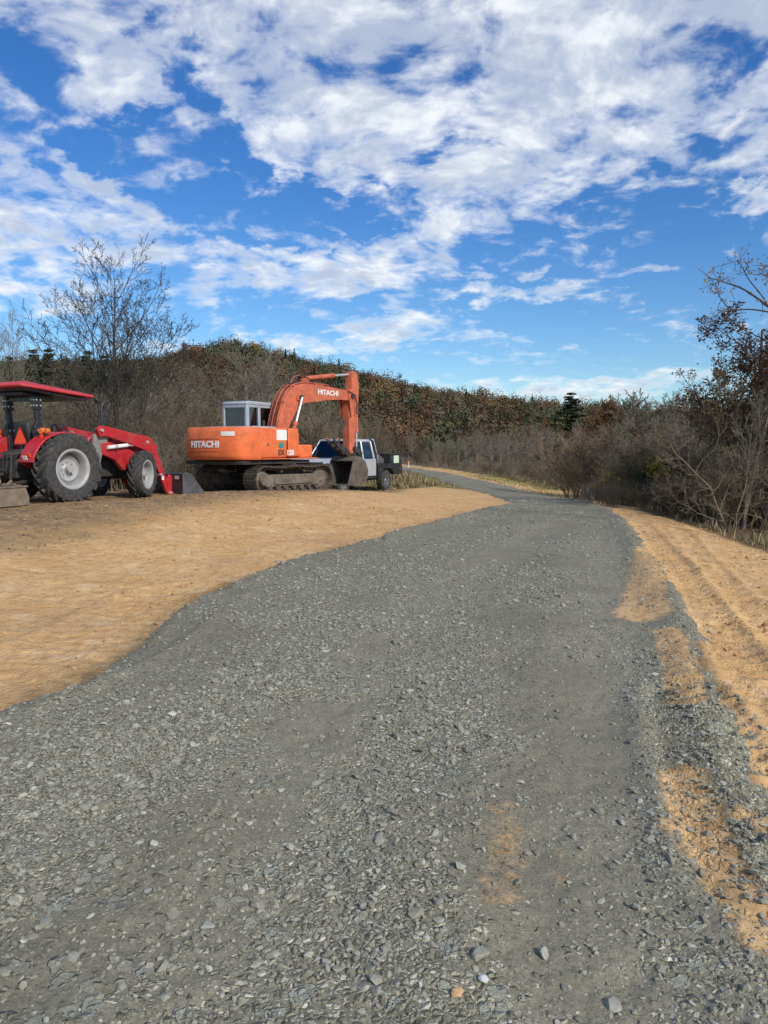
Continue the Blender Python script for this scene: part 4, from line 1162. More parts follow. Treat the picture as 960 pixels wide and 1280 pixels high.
    B().prism(rf, y0-.015, y1+.015).build('cab_roof', M_CABM, cabo, bevel=.03)
    B().box((x0+.045, (y0+y1)/2, 2.2), (.012, y1-y0-.12, .68)).build('rear_window', M_GLS, cabo, smooth=False)
    for y_ in (y0+.035, y1-.035):
        B().box((x0+.33, y_, 2.24), (.46, .012, .62)).build('side_window', M_GLC, cabo, smooth=False)
        B().box((x0+.97, y_, 2.24), (.66, .012, .62)).build('side_window', M_GLC, cabo, smooth=False)
    B().prism([(x1-.06, 1.40), (x1-.045, 1.40), (x1-.14, 2.55), (x1-.155, 2.55)], y0+.07, y1-.07).build('windscreen', M_GLC, cabo, smooth=False)
    B().box((.42, .70, 1.55), (.50, .50, .14)).box((.18, .70, 1.95), (.14, .48, .75)).box((.14, .70, 2.40), (.10, .26, .18)).build('operator_seat', M_SEAT, cabo, bevel=.04)
    # boom
    yb = -.10; hw = .19
    def B(): return MB(lambda q: U @ Vector((q[0], q[1], q[2] if q[2] < 1 else 1+(q[2]-1)*.945)))
    top = [(.64, 1.50), (.58, 1.88), (.72, 2.36), (.92, 2.84), (1.14, 3.16), (1.42, 3.38), (1.85, 3.50), (2.5, 3.52), (3.3, 3.50), (4.2, 3.44), (4.62, 3.38), (4.74, 3.26)]
    bot = [(4.72, 3.14), (4.55, 3.08), (4.0, 3.08), (3.2, 3.02), (2.5, 2.92), (1.98, 2.86), (1.64, 2.67), (1.38, 2.35), (1.10, 1.92), (.86, 1.62), (.62, 1.48)]
    bo = B().prism(top+bot, yb-hw, yb+hw)
    boom = bo.build('boom', M_BOOM, root, bevel=.018, ang=25)
    # ridges where the plates meet
    B().prism([(1.55, 2.93), (1.72, 2.88), (1.86, 2.97), (1.84, 3.12), (1.68, 3.18), (1.55, 3.08)], yb-hw-.05, yb+hw+.05).build('pin_boss', M_BOOM, boom, bevel=.02)
    for (x_, z_, w_) in ((1.70, 3.03, .30), (.76, 1.66, .26), (4.60, 3.24, .30)): B().cyl((x_, yb-w_, z_), (x_, yb+w_, z_), .075, n=18).build('pin', M_DARK, boom)
    sidetext('lettering', 'HITACHI', .235, 3.25, 3.15, M_WHITE, boom, y=yb-hw-.004, bold=.006, sxx=1.25)
    # boom cylinders
    for s_ in (-1, 1):
        y_ = yb+s_*(hw+.115)
        B().cyl((.98, y_, 1.30), (1.36, y_, 2.14), .075, n=16).cyl((1.32, y_, 2.06), (1.38, y_, 2.19), .088, n=16).build('boom_cylinder', M_BOOM, root, bevel=.006)
        B().cyl((1.36, y_, 2.14), (1.70, y_, 3.02), .038, n=12).build('cylinder_rod', M_ROD, root)
    B().box((1.0, yb, 1.22), (.3, .8, .36)).build('boom_foot_bracket', M_EXC, root, bevel=.03)
    # hoses and pipes up the back of the boom
    def offs(k, d): return [(x_-d*.8 if i < 6 else x_, yb+k, z_+d) for i, (x_, z_) in enumerate(top[:9])]
    for i, k in enumerate((-.17, -.10, .03, .10, .17)):
        B().tube(offs(k, .05+.02*(i % 2)), .017, 6).build('hydraulic_pipe', M_BOOM if i % 2 == 0 else M_DARK, boom)
    for zz, k in ((5, 0), (3, 0), (7, 0)):
        x_, z_ = top[zz]; B().box((x_-.02, yb, z_+.03), (.06, .44, .06)).build('pipe_clamp', M_BOOM, boom)
    for i, k in enumerate((-.08, .0, .09)):
        B().tube([(1.5, yb+k, 3.50), (1.66, yb+k, 3.72), (1.95, yb+k, 3.80), (2.25, yb+k, 3.74), (2.42, yb+k, 3.62)], .019, 6).build('hose', M_BOOM if i == 1 else M_DARK, boom)
    B().tube([(4.35, yb-.23, 3.42), (4.72, yb-.27, 3.30), (4.86, yb-.28, 2.95), (4.86, yb-.24, 2.62), (5.02, yb-.24, 2.55), (5.10, yb-.18, 2.85)], .02, 6).build('hose', M_DARK, boom)
    B().tube([(1.05, yb-.35, 1.55), (1.55, yb-.42, 2.55), (1.95, yb-.42, 2.42), (2.28, yb-.40, 1.9), (2.36, yb-.38, 1.2), (2.2, yb-.36, .98)], .014, 6).build('hose', M_DARK, root)
    # arm cylinder along the top of the boom
    B().box((2.22, yb, 3.60), (.34, .16, .22)).build('cylinder_bracket', M_BOOM, boom, bevel=.03)
    B().cyl((2.15, yb, 3.70), (3.72, yb, 3.93), .082, n=18).cyl((3.66, yb, 3.92), (3.80, yb, 3.945), .098, n=18).build('arm_cylinder', M_BOOM, root, bevel=.006)
    B().cyl((3.78, yb, 3.94), (4.86, yb, 4.08), .042, n=12).build('cylinder_rod', M_ROD, root)
    # arm, hanging nearly straight down
    arm = [(4.72, 4.16), (4.95, 4.20), (5.10, 4.06), (5.16, 3.7), (5.14, 3.1), (5.02, 2.3), (4.86, 1.3), (4.78, 1.02), (4.62, .98), (4.55, 1.10), (4.56, 1.6), (4.55, 2.4), (4.50, 3.05), (4.48, 3.26), (4.56, 3.40), (4.72, 3.50)]
    armo = B().prism(arm, yb-.15, yb+.15).build('arm', M_BOOM, root, bevel=.018, ang=25)
    for s_ in (-1, 1):
        B().prism([(4.42, 3.30), (4.50, 3.44), (4.70, 3.52), (4.84, 3.36), (4.80, 3.0), (4.66, 2.55), (4.56, 2.5), (4.48, 2.95)], yb+s_*.215-.022, yb+s_*.215+.022).build('arm_cheek', M_BOOM, armo, bevel=.008)
    B().cyl((5.18, yb, 3.30), (5.22, yb, 1.98), .066, n=16).cyl((5.22, yb, 2.05), (5.223, yb, 1.94), .08, n=16).build('bucket_cylinder', M_BOOM, armo, bevel=.006)
    B().box((5.15, yb, 3.35), (.16, .2, .22)).build('cylinder_bracket', M_BOOM, armo, bevel=.02)
    B().cyl((5.22, yb, 1.94), (5.20, yb, 1.16), .034, n=12).build('cylinder_rod', M_ROD, armo)
    # linkage
    lk = B()
    for s_ in (-1, 1):
        lk.prism([(4.74, 1.36), (4.86, 1.40), (5.26, 1.18), (5.24, 1.06), (5.12, 1.04), (4.72, 1.26)], yb+s_*.19-.02, yb+s_*.19+.02)
        lk.prism([(5.14, 1.16), (5.28, 1.16), (5.14, .72), (5.0, .66), (4.96, .76)], yb+s_*.15-.02, yb+s_*.15+.02)
    for (x_, z_) in ((5.20, 1.12), (4.80, 1.32), (5.03, .74), (4.68, 1.06)): lk.cyl((x_, yb-.25, z_), (x_, yb+.25, z_), .05, n=14)
    lk.build('bucket_linkage', M_DARK, root, bevel=.006)
    # old hydraulic thumb folded against the arm, on the machine's side
    th = B()
    for s_ in (-.14, .14):
        th.prism([(4.60, 1.12), (4.52, 1.24), (4.20, 1.42), (3.92, 1.50), (3.62, 1.66), (3.60, 1.56), (3.86, 1.34), (4.16, 1.18), (4.50, .98)], yb+s_-.025, yb+s_+.025)
    for (x_, z_) in ((3.75, 1.52), (4.05, 1.38), (4.35, 1.24)): th.cyl((x_, yb-.2, z_), (x_, yb+.2, z_), .035, n=10)
    th.build('thumb', M_DARK, root, bevel=.006)
    B().cyl((4.50, yb, 2.35), (4.22, yb, 1.85), .05, n=12).cyl((4.22, yb, 1.85), (4.08, yb, 1.45), .028, n=10).build('thumb_cylinder', M_DARK, root)
    # bucket: curved shell, open towards the machine, resting on its teeth
    bw = .47; outer = [(4.28, .86), (4.50, 1.02), (4.80, .98), (5.08, .80), (5.24, .52), (5.20, .22), (5.00, .05), (4.66, -.02), (4.22, -.02), (3.92, .02)]
    t_ = .035; bk = B(); n = len(outer)
    inner = []
    for i, (x_, z_) in enumerate(outer):
        a = outer[max(0, i-1)]; b_ = outer[min(n-1, i+1)]; tx, tz = b_[0]-a[0], b_[1]-a[1]; l = math.hypot(tx, tz)
        inner.append((x_-(-tz/l)*-t_*-1, z_-(tx/l)*t_*1) if False else (x_+tz/l*t_, z_-tx/l*t_))
    for i in range(n-1):
        bk.prism([outer[i], outer[i+1], inner[i+1], inner[i]], yb-bw, yb+bw)
    bko = bk.build('bucket', M_BKT2, root, smooth=False)
    for s_ in (-1, 1):
        B().prism(outer+[(3.98, .10), (4.16, .52)], yb+s_*(bw+.013)-.014, yb+s_*(bw+.013)+.014).build('side_plate', M_BKT2, bko, bevel=.004)
    for k in range(5):
        y_ = yb-bw+.06+k*(2*bw-.12)/4
        B().prism([(3.96, -.01), (3.98, .06), (3.74, .035), (3.74, .015)], y_-.04, y_+.04).build('tooth', M_BUCK, bko)
    for s_ in (-1, 1): B().prism([(4.52, .96), (4.60, 1.14), (4.78, 1.14), (5.10, .86), (5.06, .72)], yb+s_*.22-.025, yb+s_*.22+.025).build('bucket_ear', M_DARK, bko, bevel=.005)
    return root
exc = excavator()

# ================================================================== tractor
def wheel(root, c, Rt, w, Rr, lugs, steer=0.0, side=-1, fname='wheel', tilt=0):
    """side -1: outer face towards -y"""
    M = Matrix.Translation(c) @ Matrix.Rotation(steer, 4, 'Z')
    if side > 0: M = M @ Matrix.Rotation(math.pi, 4, 'Z')
    h = w/2; o = -1
    hub = MB(M).lathe([(0, -.10*h/.2), (.07, -.10*h/.2), (.075, .0), (.10, .02), (Rr*.52, .03), (Rr*.60, -.03), (Rr*.80, .05), (Rr*.90, .075), (Rr*.90, .095), (Rr*.6, .0), (0, .05)], n=36)
    for k in range(8):
        a = 2*math.pi*k/8; q = (Rr*.36*math.cos(a), .02, Rr*.36*math.sin(a)); hub.cyl(q, (q[0], -.012, q[2]), .016, n=6)
    wh = hub.build(fname, M_RIM, root, bevel=.003)
    rim = MB(M).lathe([(Rr*1.03, -h*.84), (Rr*1.03, -h*.78), (Rr*.93, -h*.74), (Rr*.90, -h*.55), (Rr*.88, .0), (Rr*.88, .10), (Rr*.90, h*.6), (Rr*1.02, h*.84), (Rr*.97, h*.84), (Rr*.86, h*.6), (Rr*.845, .1), (Rr*.845, -h*.5), (Rr*.885, -h*.80), (Rr*.96, -h*.87)], n=56, closed=True)
    rim.build('rim', M_RIM, wh, ang=50)
    Rc = Rt*.905
    ty = MB(M).lathe([(Rr*1.0, -h*.80), (Rr*1.10, -h*.93), (Rr+(Rc-Rr)*.55, -h*1.0), (Rc*.965, -h*.88), (Rc, -h*.6), (Rc*1.008, 0), (Rc, h*.6), (Rc*.965, h*.88), (Rr+(Rc-Rr)*.55, h), (Rr*1.10, h*.93), (Rr, h*.80), (Rr*.97, h*.5), (Rr*.97, -h*.5)], n=64, closed=True)
    for k in range(lugs):
        for s_ in (-1, 1):
            a0 = 2*math.pi*(k+(.5 if s_ > 0 else 0))/lugs; sw = .36*1.45/Rt*.5
            pts = []
            for j in range(5):
                t = j/4; y = s_*h*(.02+.98*t); a = a0-(t**1.15)*sw
                rr = Rt*(1-.02*t) if t < .8 else Rt*(.975 if t < .95 else .93)
                rl = Rc*.99 if t < .9 else Rc*.93
                pts.append((y, a, rr, rl))
            vs = []; tw = .030*Rt
            for (y, a, rr, rl) in pts:
                for dt, rad in ((-1.5, rl), (1.5, rl), (1.0, rr), (-1.0, rr)):
                    aa = a+dt*tw/Rt; vs.append((rad*math.cos(aa), y, rad*math.sin(aa)))
            fs = [(0, 1, 2, 3), (19, 18, 17, 16)]
            for j in range(4):
                for q in range(4): fs.append((j*4+q, j*4+(q+1) % 4, (j+1)*4+(q+1) % 4, (j+1)*4+q))
            ty.add(vs, fs)
    ty.build('tyre', M_RUB, wh, ang=40)
    return wh
def tractor():
    p = (-6.93, 14.83); z = float(H0(p[0]+.3, p[1]+.3))-.045
    root = empty('tractor', (p[0], p[1], z), R(62))
    tag(root, 'red farm tractor with roll bar canopy and front loader lowered to the ground', 'tractor')
    B = MB
    yR, yF = .83, .74
    for s_ in (-1, 1):
        wheel(root, (0, s_*yR, .705), .705, .39, .385, 19, 0, s_ if s_ > 0 else -1)
        wheel(root, (2.02, s_*yF, .53), .53, .29, .315, 17, R(23), s_ if s_ > 0 else -1)
    # body
    B().box((.1, 0, .78), (1.3, .46, .62)).cyl((0, -.62, .69), (0, .62, .69), .15, n=20).box((.95, 0, .72), (.9, .38, .46)).box((-.5, 0, .80), (.3, .42, .5)).build('transmission', M_DARK, root, bevel=.03)
    B().box((2.08, 0, .50), (.22, .92, .16)).box((1.75, 0, .60), (1.2, .42, .24)).box((2.08, -.50, .52), (.2, .26, .22)).box((2.08, .50, .52), (.2, .26, .22)).build('front_axle', M_DARK, root, bevel=.03)
    hood = B().prism([(.95, 1.02), (.95, 1.36), (1.2, 1.40), (2.2, 1.27), (2.5, 1.14), (2.55, .85), (2.5, .72), (2.1, .72), (1.9, .92)], -.29, .29).build('hood', M_RED, root, bevel=.06)
    B().box((1.5, 0, .85), (.9, .40, .28)).build('engine', M_DARK, root, bevel=.03)
    B().box((2.545, 0, .98), (.03, .4, .28)).build('grille', M_BLK, hood)
    for s_ in (-1, 1): B().box((2.5, s_*.17, 1.12), (.06, .14, .08)).build('headlight', M_GLC, hood, bevel=.01)
    B().box((.82, 0, 1.16), (.22, .5, .44)).build('dashboard', M_BLK, root, bevel=.05)
    B().lathe([(.22, -.018), (.235, 0), (.22, .018), (.205, 0)], n=28, closed=True)
    Ms = Matrix.Translation((.50, 0, 1.42)) @ Matrix.Rotation(R(62), 4, 'Y')
    stw = MB(Ms @ Matrix.Rotation(R(90), 4, 'X')).lathe([(.20, -.016), (.216, 0), (.20, .016), (.184, 0)], n=28, closed=True)
    swo = stw.build('steering_wheel', M_BLK, root)
    MB(Ms).box((0, 0, 0), (.03, .38, .02)).box((0, 0, 0), (.38, .03, .02)).cyl((0, 0, 0), (-.12, 0, -.35), .025, n=8).build('spokes', M_BLK, swo)
    # fenders over the rear wheels
    for s_ in (-1, 1):
        prof = []; ri, ro = .76, .80
        for i in range(13):
            a = R(168-118*i/12); prof.append((ro*math.cos(a), .69+ro*math.sin(a)*.93))
        inn = [(x_*.95, .69+(z_-.69)*.95) for x_, z_ in prof]
        fe = B().prism(prof+inn[::-1], s_*.46, s_*.84)
        fe.prism(prof+[(.45, .72), (-.55, .72)], s_*.455-.012*s_, s_*.455+.012*s_)
        fo = fe.build('fender', M_RED, root, bevel=.012, ang=40)
        B().box((-.765, s_*.72, .98), (.02, .10, .07), Matrix.Rotation(R(-20), 3, 'Y')).build('reflector', M_AMB if s_ > 0 else M_SMV, fo)
        B().box((-.775, s_*.62, .93), (.012, .12, .08), Matrix.Rotation(R(-20), 3, 'Y')).build('sticker', M_WHITE, fo)
    # fender decal glimpsed on the left
    # rear hitch
    h = B().box((-.62, 0, .72), (.16, .5, .36))
    for s_ in (-1, 1):
        h.tube([(-.35, s_*.32, .50), (-1.15, s_*.40, .40)], .035, 8).tube([(-.45, s_*.24, 1.02), (-.85, s_*.34, .98), (-.90, s_*.36, .46)], .025, 8)
    h.tube([(-.6, 0, .95), (-1.1, 0, .88)], .03, 8).box((-.95, 0, .36), (.5, .08, .05)).build('three_point_hitch', M_DARK, root, bevel=.006)
    B().cyl((-.72, 0, .62), (-.92, 0, .60), .035, n=10).lathe([(.0, -.1), (.1, -.1), (.12, .1), (0, .1)], (-.68, .0, .62), 14).build('pto_shaft', M_DARK, root)
    hy = B()
    for i in range(4): hy.tube([(-.66, -.18+.12*i, 1.02), (-.84, -.2+.12*i, .98), (-.84, -.16+.1*i, .70), (-.7, -.1+.08*i, .58)], .013, 6)
    hy.build('hydraulic_hoses', M_RUB, root)
    # seat
    B().box((-.08, 0, 1.14), (.44, .46, .12)).box((-.32, 0, 1.40), (.12, .44, .46), Matrix.Rotation(R(-8), 3, 'Y')).build('seat', M_SEAT, root, bevel=.05)
    B().box((.35, 0, .80), (.65, 1.05, .04)).build('floor_plate', M_BLK, root, bevel=.01)
    B().box((.35, -.50, 1.0), (.05, .06, .5)).build('grab_handle', M_BLK, root, bevel=.01)
    # roll bar: heavy posts with a kinked joint
    for s_ in (-1, 1):
        y_ = s_*.42
        ro = MB(Matrix.Translation((.2,0,0))).box((-.52, y_, 1.06), (.11, .08, .72)).prism([(-.60, 1.40), (-.45, 1.40), (-.42, 1.52), (-.46, 1.62), (-.50, 2.02), (-.60, 2.02), (-.56, 1.62), (-.62, 1.52)], y_-.04, y_+.04)
        ro.box((-.53, y_, 1.98), (.16, .12, .26)).box((-.52, y_, 1.46), (.18, .11, .14)).build('roll_bar_post', M_BLK, root, bevel=.008)
        bl = MB(Matrix.Translation((.2,0,0)))
        for dx_ in (-.045, .045):
            for dz_ in (1.93, 2.04): bl.cyl((-.53+dx_, y_-.07, dz_), (-.53+dx_, y_+.07, dz_), .016, n=8)
            for dz_ in (1.46,): bl.cyl((-.52+dx_, y_-.065, dz_), (-.52+dx_, y_+.065, dz_), .016, n=8)
        for dz_ in (1.93, 2.04): 
            for dy_ in (-.035, .035): bl.cyl((-.62, y_+dy_, dz_), (-.60, y_+dy_, dz_), .014, n=8)
        bl.build('bolts', M_ROD, root)
        lt = MB(Matrix.Translation((.2,0,0))).box((-.56, s_*.60, 1.36), (.09, .24, .025)).build('light_bracket', M_BLK, root)
        MB(Matrix.Translation((.2,0,0))).cyl((-.62, s_*.62, 1.44), (-.52, s_*.62, 1.44), .062, n=16).cyl((-.60, s_*.76, 1.44), (-.54, s_*.76, 1.44), .05, n=16).build('amber_light', M_AMB, root, bevel=.008)
        MB(Matrix.Translation((.2,0,0))).cyl((-.61, s_*.62, 1.33), (-.54, s_*.62, 1.33), .05, n=14).build('tail_light', M_SMV, root, bevel=.006)
    MB(Matrix.Translation((.2,0,0))).box((-.53, 0, 2.06), (.09, .80, .08)).build('roll_bar_top', M_BLK, root, bevel=.008)
    # canopy: a shallow hipped plastic roof
    cx0, cx1, cy = -.86, .80, .72
    zf = lambda x_: 2.32-(x_-cx0)*.078
    lo = [(cx0, -cy), (cx1, -cy), (cx1, cy), (cx0, cy)]
    v_ = [(x_, y_, zf(x_)-.065) for x_, y_ in lo]+[(x_, y_, zf(x_)-.01) for x_, y_ in lo]
    v_ += [(cx0+.22, -cy+.20, zf(cx0)+.055), (cx1-.2, -cy+.2, zf(cx1)+.055), (cx1-.2, cy-.2, zf(cx1)+.055), (cx0+.22, cy-.2, zf(cx0)+.055)]
    # keep the corner a little raised as on the photo
    f_ = [(3, 2, 1, 0), (8, 9, 10, 11)]
    for i in range(4):
        j = (i+1) % 4; f_ += [(i, j, 4+j, 4+i), (4+i, 4+j, 8+j, 8+i)]
    can = B().add(v_, f_).build('canopy', M_CANO, root, bevel=.025)
    v2 = [(x_*.96+.0, y_*.95, zf(x_)-.075) for x_, y_ in lo]
    B().box(((cx0+cx1)/2, 0, 2.155), (1.40, 1.30, .03), Matrix.Rotation(R(5.4), 3, 'Y')).build('canopy_lining', M_BLK, can)
    B().box((-.25, 0, 2.12), (.7, .76, .05), Matrix.Rotation(R(5.4), 3, 'Y')).build('canopy_frame', M_BLK, root)
    # slow vehicle triangle
    Mt = Matrix.Translation((-.48, -.10, 1.30)) @ Matrix(((0, 0, -1, 0), (-1, 0, 0, 0), (0, 1, 0, 0), (0, 0, 0, 1)))
    def tri(r_, t0, t1):
        q = []
        for k in range(3):
            a = R(90+120*k)
            for d in (-.16, .16): q.append((r_*math.cos(a+d*.55), r_*math.sin(a+d*.55)))
        return q, t0, t1
    q, a0, a1 = tri(.215, -.008, 0)
    sg = MB(Mt).prism(q, -.008, 0, 'z').build('warning_triangle', M_SMVR, root)
    q, a0, a1 = tri(.175, 0, .005); MB(Mt).prism(q, 0.0, .006, 'z').build('triangle_face', M_SMV, sg)
    B().box((-.43, -.10, 1.12), (.05, .07, .3)).build('sign_bracket', M_BLK, root)
    # exhaust stack
    B().tube([(1.30, -.34, 1.05), (1.30, -.34, 1.98), (1.34, -.34, 2.06), (1.41, -.34, 2.10)], [.03, .03, .03, .034], 12).build('exhaust_stack', M_BLK, root)
    # loader
    for s_ in (-1, 1):
        y_ = s_*.50
        mast = B().prism([(.92, 1.38), (1.18, 1.50), (1.30, 1.42), (1.24, 1.15), (1.10, .95), (1.00, .60), (1.05, .42), (.86, .42), (.80, .70), (.86, 1.05)], y_-.04, y_+.04).build('loader_mast', M_GRY, root, bevel=.012)
        B().prism([(1.06, 1.20), (1.30, 1.24), (2.0, 1.02), (2.02, .85), (1.80, .66), (1.66, .62), (1.42, .86), (1.10, .98)], y_-.055-.0, y_+.055).build('loader_bracket', M_RED, root, bevel=.012)
        arm = [(.92, 1.50), (1.02, 1.58), (1.20, 1.56), (1.85, 1.44), (2.40, 1.30), (2.50, 1.18), (2.66, .84), (2.94, .22), (3.02, .06), (3.06, .10), (3.08, -.0), (2.92, -.0), (2.84, .10), (2.56, .66), (2.34, 1.02), (1.7, 1.22), (1.15, 1.36), (.98, 1.34)]
        y2 = s_*.585
        la = B().prism(arm, y2-.05, y2+.05).build('loader_arm', M_RED, root, bevel=.014, ang=28)
        B().prism([(2.10, 1.41), (2.40, 1.33), (2.58, 1.12), (2.50, .95), (2.30, 1.02), (2.12, 1.2)], y2-.058, y2+.058).build('elbow_plate', M_RED, la, bevel=.006)
        pn = B()
        for (x_, z_) in ((1.02, 1.48), (2.27, 1.24), (2.94, .07), (2.66, .50), (1.40, 1.14)): pn.cyl((x_, y2-.085, z_), (x_, y2+.085, z_), .032, n=12)
        pn.build('pins', M_ROD, la)
        B().cyl((1.20, s_*.60, 1.12), (1.74, s_*.60, 1.17), .042, n=14).build('lift_cylinder', M_WHITE, root, bevel=.004)
        B().cyl((1.74, s_*.60, 1.17), (2.08, s_*.60, 1.16), .022, n=10).build('cylinder_rod', M_ROD, root)
        B().cyl((2.36, s_*.47, 1.22), (2.72, s_*.47, .72), .04, n=12).cyl((2.72, s_*.47, .72), (2.98, s_*.47, .36), .022, n=10).build('tilt_cylinder', M_BLK, root)
        B().box((2.72, y2-s_*-.055, .42), (.06, .012, .09)).build('sticker', M_WHITE, la)
        # quick attach plate
        B().prism([(2.94, .02), (3.10, .02), (3.12, .46), (3.02, .50), (2.92, .30)], s_*.52-.03, s_*.52+.03).build('quick_attach', M_RED, root, bevel=.01)
    hs = B()
    for i in range(3): hs.tube([(1.0, -.45, 1.28+.03*i), (1.25, -.44, 1.36-.03*i), (1.45, -.47, 1.30), (1.7, -.5, 1.38-.02*i), (2.0, -.52, 1.28)], .013, 6)
    hs.build('loader_hoses', M_RUB, root)
    B().cyl((2.50, -.58, .74), (2.50, .58, .74), .06, n=14).build('torque_tube', M_RED, root)
    B().prism([(2.55, .38), (2.60, .60), (2.44, .72), (2.3, .40), (2.35, .30)], -.28, .28).build('brush_guard', M_RED, root, bevel=.02)
    # loader bucket
    bs = [(3.12, .0), (3.80, .0), (3.80, .02), (3.30, .035), (3.17, .10), (3.16, .46), (3.24, .52), (3.22, .54), (3.12, .50)]
    bu = B().prism(bs, -.86, .86).build('loader_bucket', M_BLK, root, smooth=False)
    for s_ in (-1, 1): B().prism([(3.12, .0), (3.84, .0), (3.84, .05), (3.42, .49), (3.24, .545), (3.12, .50)], s_*.867-.008, s_*.867+.008).build('bucket_side', M_BUCK, bu, bevel=.003)
    B().box((3.108, -.70, .42), (.006, .13, .08)).build('sticker', M_RIM, bu)
    # step and battery side
    B().box((.62, -.56, .52), (.3, .14, .03)).tube([(.5, -.56, .80), (.5, -.56, .5)], .014, 6).tube([(.74, -.56, .80), (.74, -.56, .5)], .014, 6).build('step', M_BLK, root)
    return root
trac = tractor()

# box blade behind the tractor
def box_blade():
    root = empty('box_blade', (0, 0, 0), R(62))
    p = (-7.42, 13.62); root.location = (p[0], p[1], float(H0(*p))+.02)
    tag(root, 'rusty grey box blade on the ground behind the red tractor', 'box blade')
    B = MB
    for s_ in (-1, 1):
        B().prism([(-.36, .0), (.36, .0), (.36, .16), (.28, .36), (-.34, .36)], s_*.78-.012, s_*.78+.012).build('side_plate', M_LKICK, root, bevel=.003)
        B().box((0, s_*.78+s_*.016, .35), (.66, .035, .03)).build('top_lip', M_RUST, root)
    B().prism([(-.30, .02), (-.27, .02), (-.30, .16), (-.26, .36), (-.33, .36), (-.35, .16)], -.766, .766).build('moldboard', M_RUST, root)
    B().box((.18, 0, .33), (.10, 1.53, .10)).build('crossbeam', M_RUST, root, bevel=.008)
    for k in range(5): B().prism([(.16, -.02), (.21, .0), (.23, .40), (.17, .40)], -.6+.3*k-.015, -.6+.3*k+.015).build('shank', M_RUST, root)
    fr = B()
    for s_ in (-1, 1): fr.tube([(.2, s_*.36, .34), (.32, s_*.36, .44)], .03, 6)
    fr.tube([(.25, 0, .56), (-.28, 0, .36)], .025, 6).tube([(.2, 0, .36), (.25, 0, .57)], .025, 6).build('hitch_frame', M_RUST, root)
    return root
box_blade()
# a cut pine block with bark standing on the blade
b_ = MB().prism([(-.11, -.09), (.10, -.10), (.13, .07), (-.08, .10)], 0, .30, 'z')
wb = b_.build('wood_block', mat('split_wood', (.40, .27, .13), .85, 0, .3, 12, .5, (.22, .14, .07)), None, bevel=.02)
wb.location = (-6.98-.22, 13.60, float(H0(-7.2, 13.6))+.40); wb.rotation_euler = (R(6), R(-14), .6)
tag(wb, 'split block of wood lying on the box blade at the left edge', 'wood block')

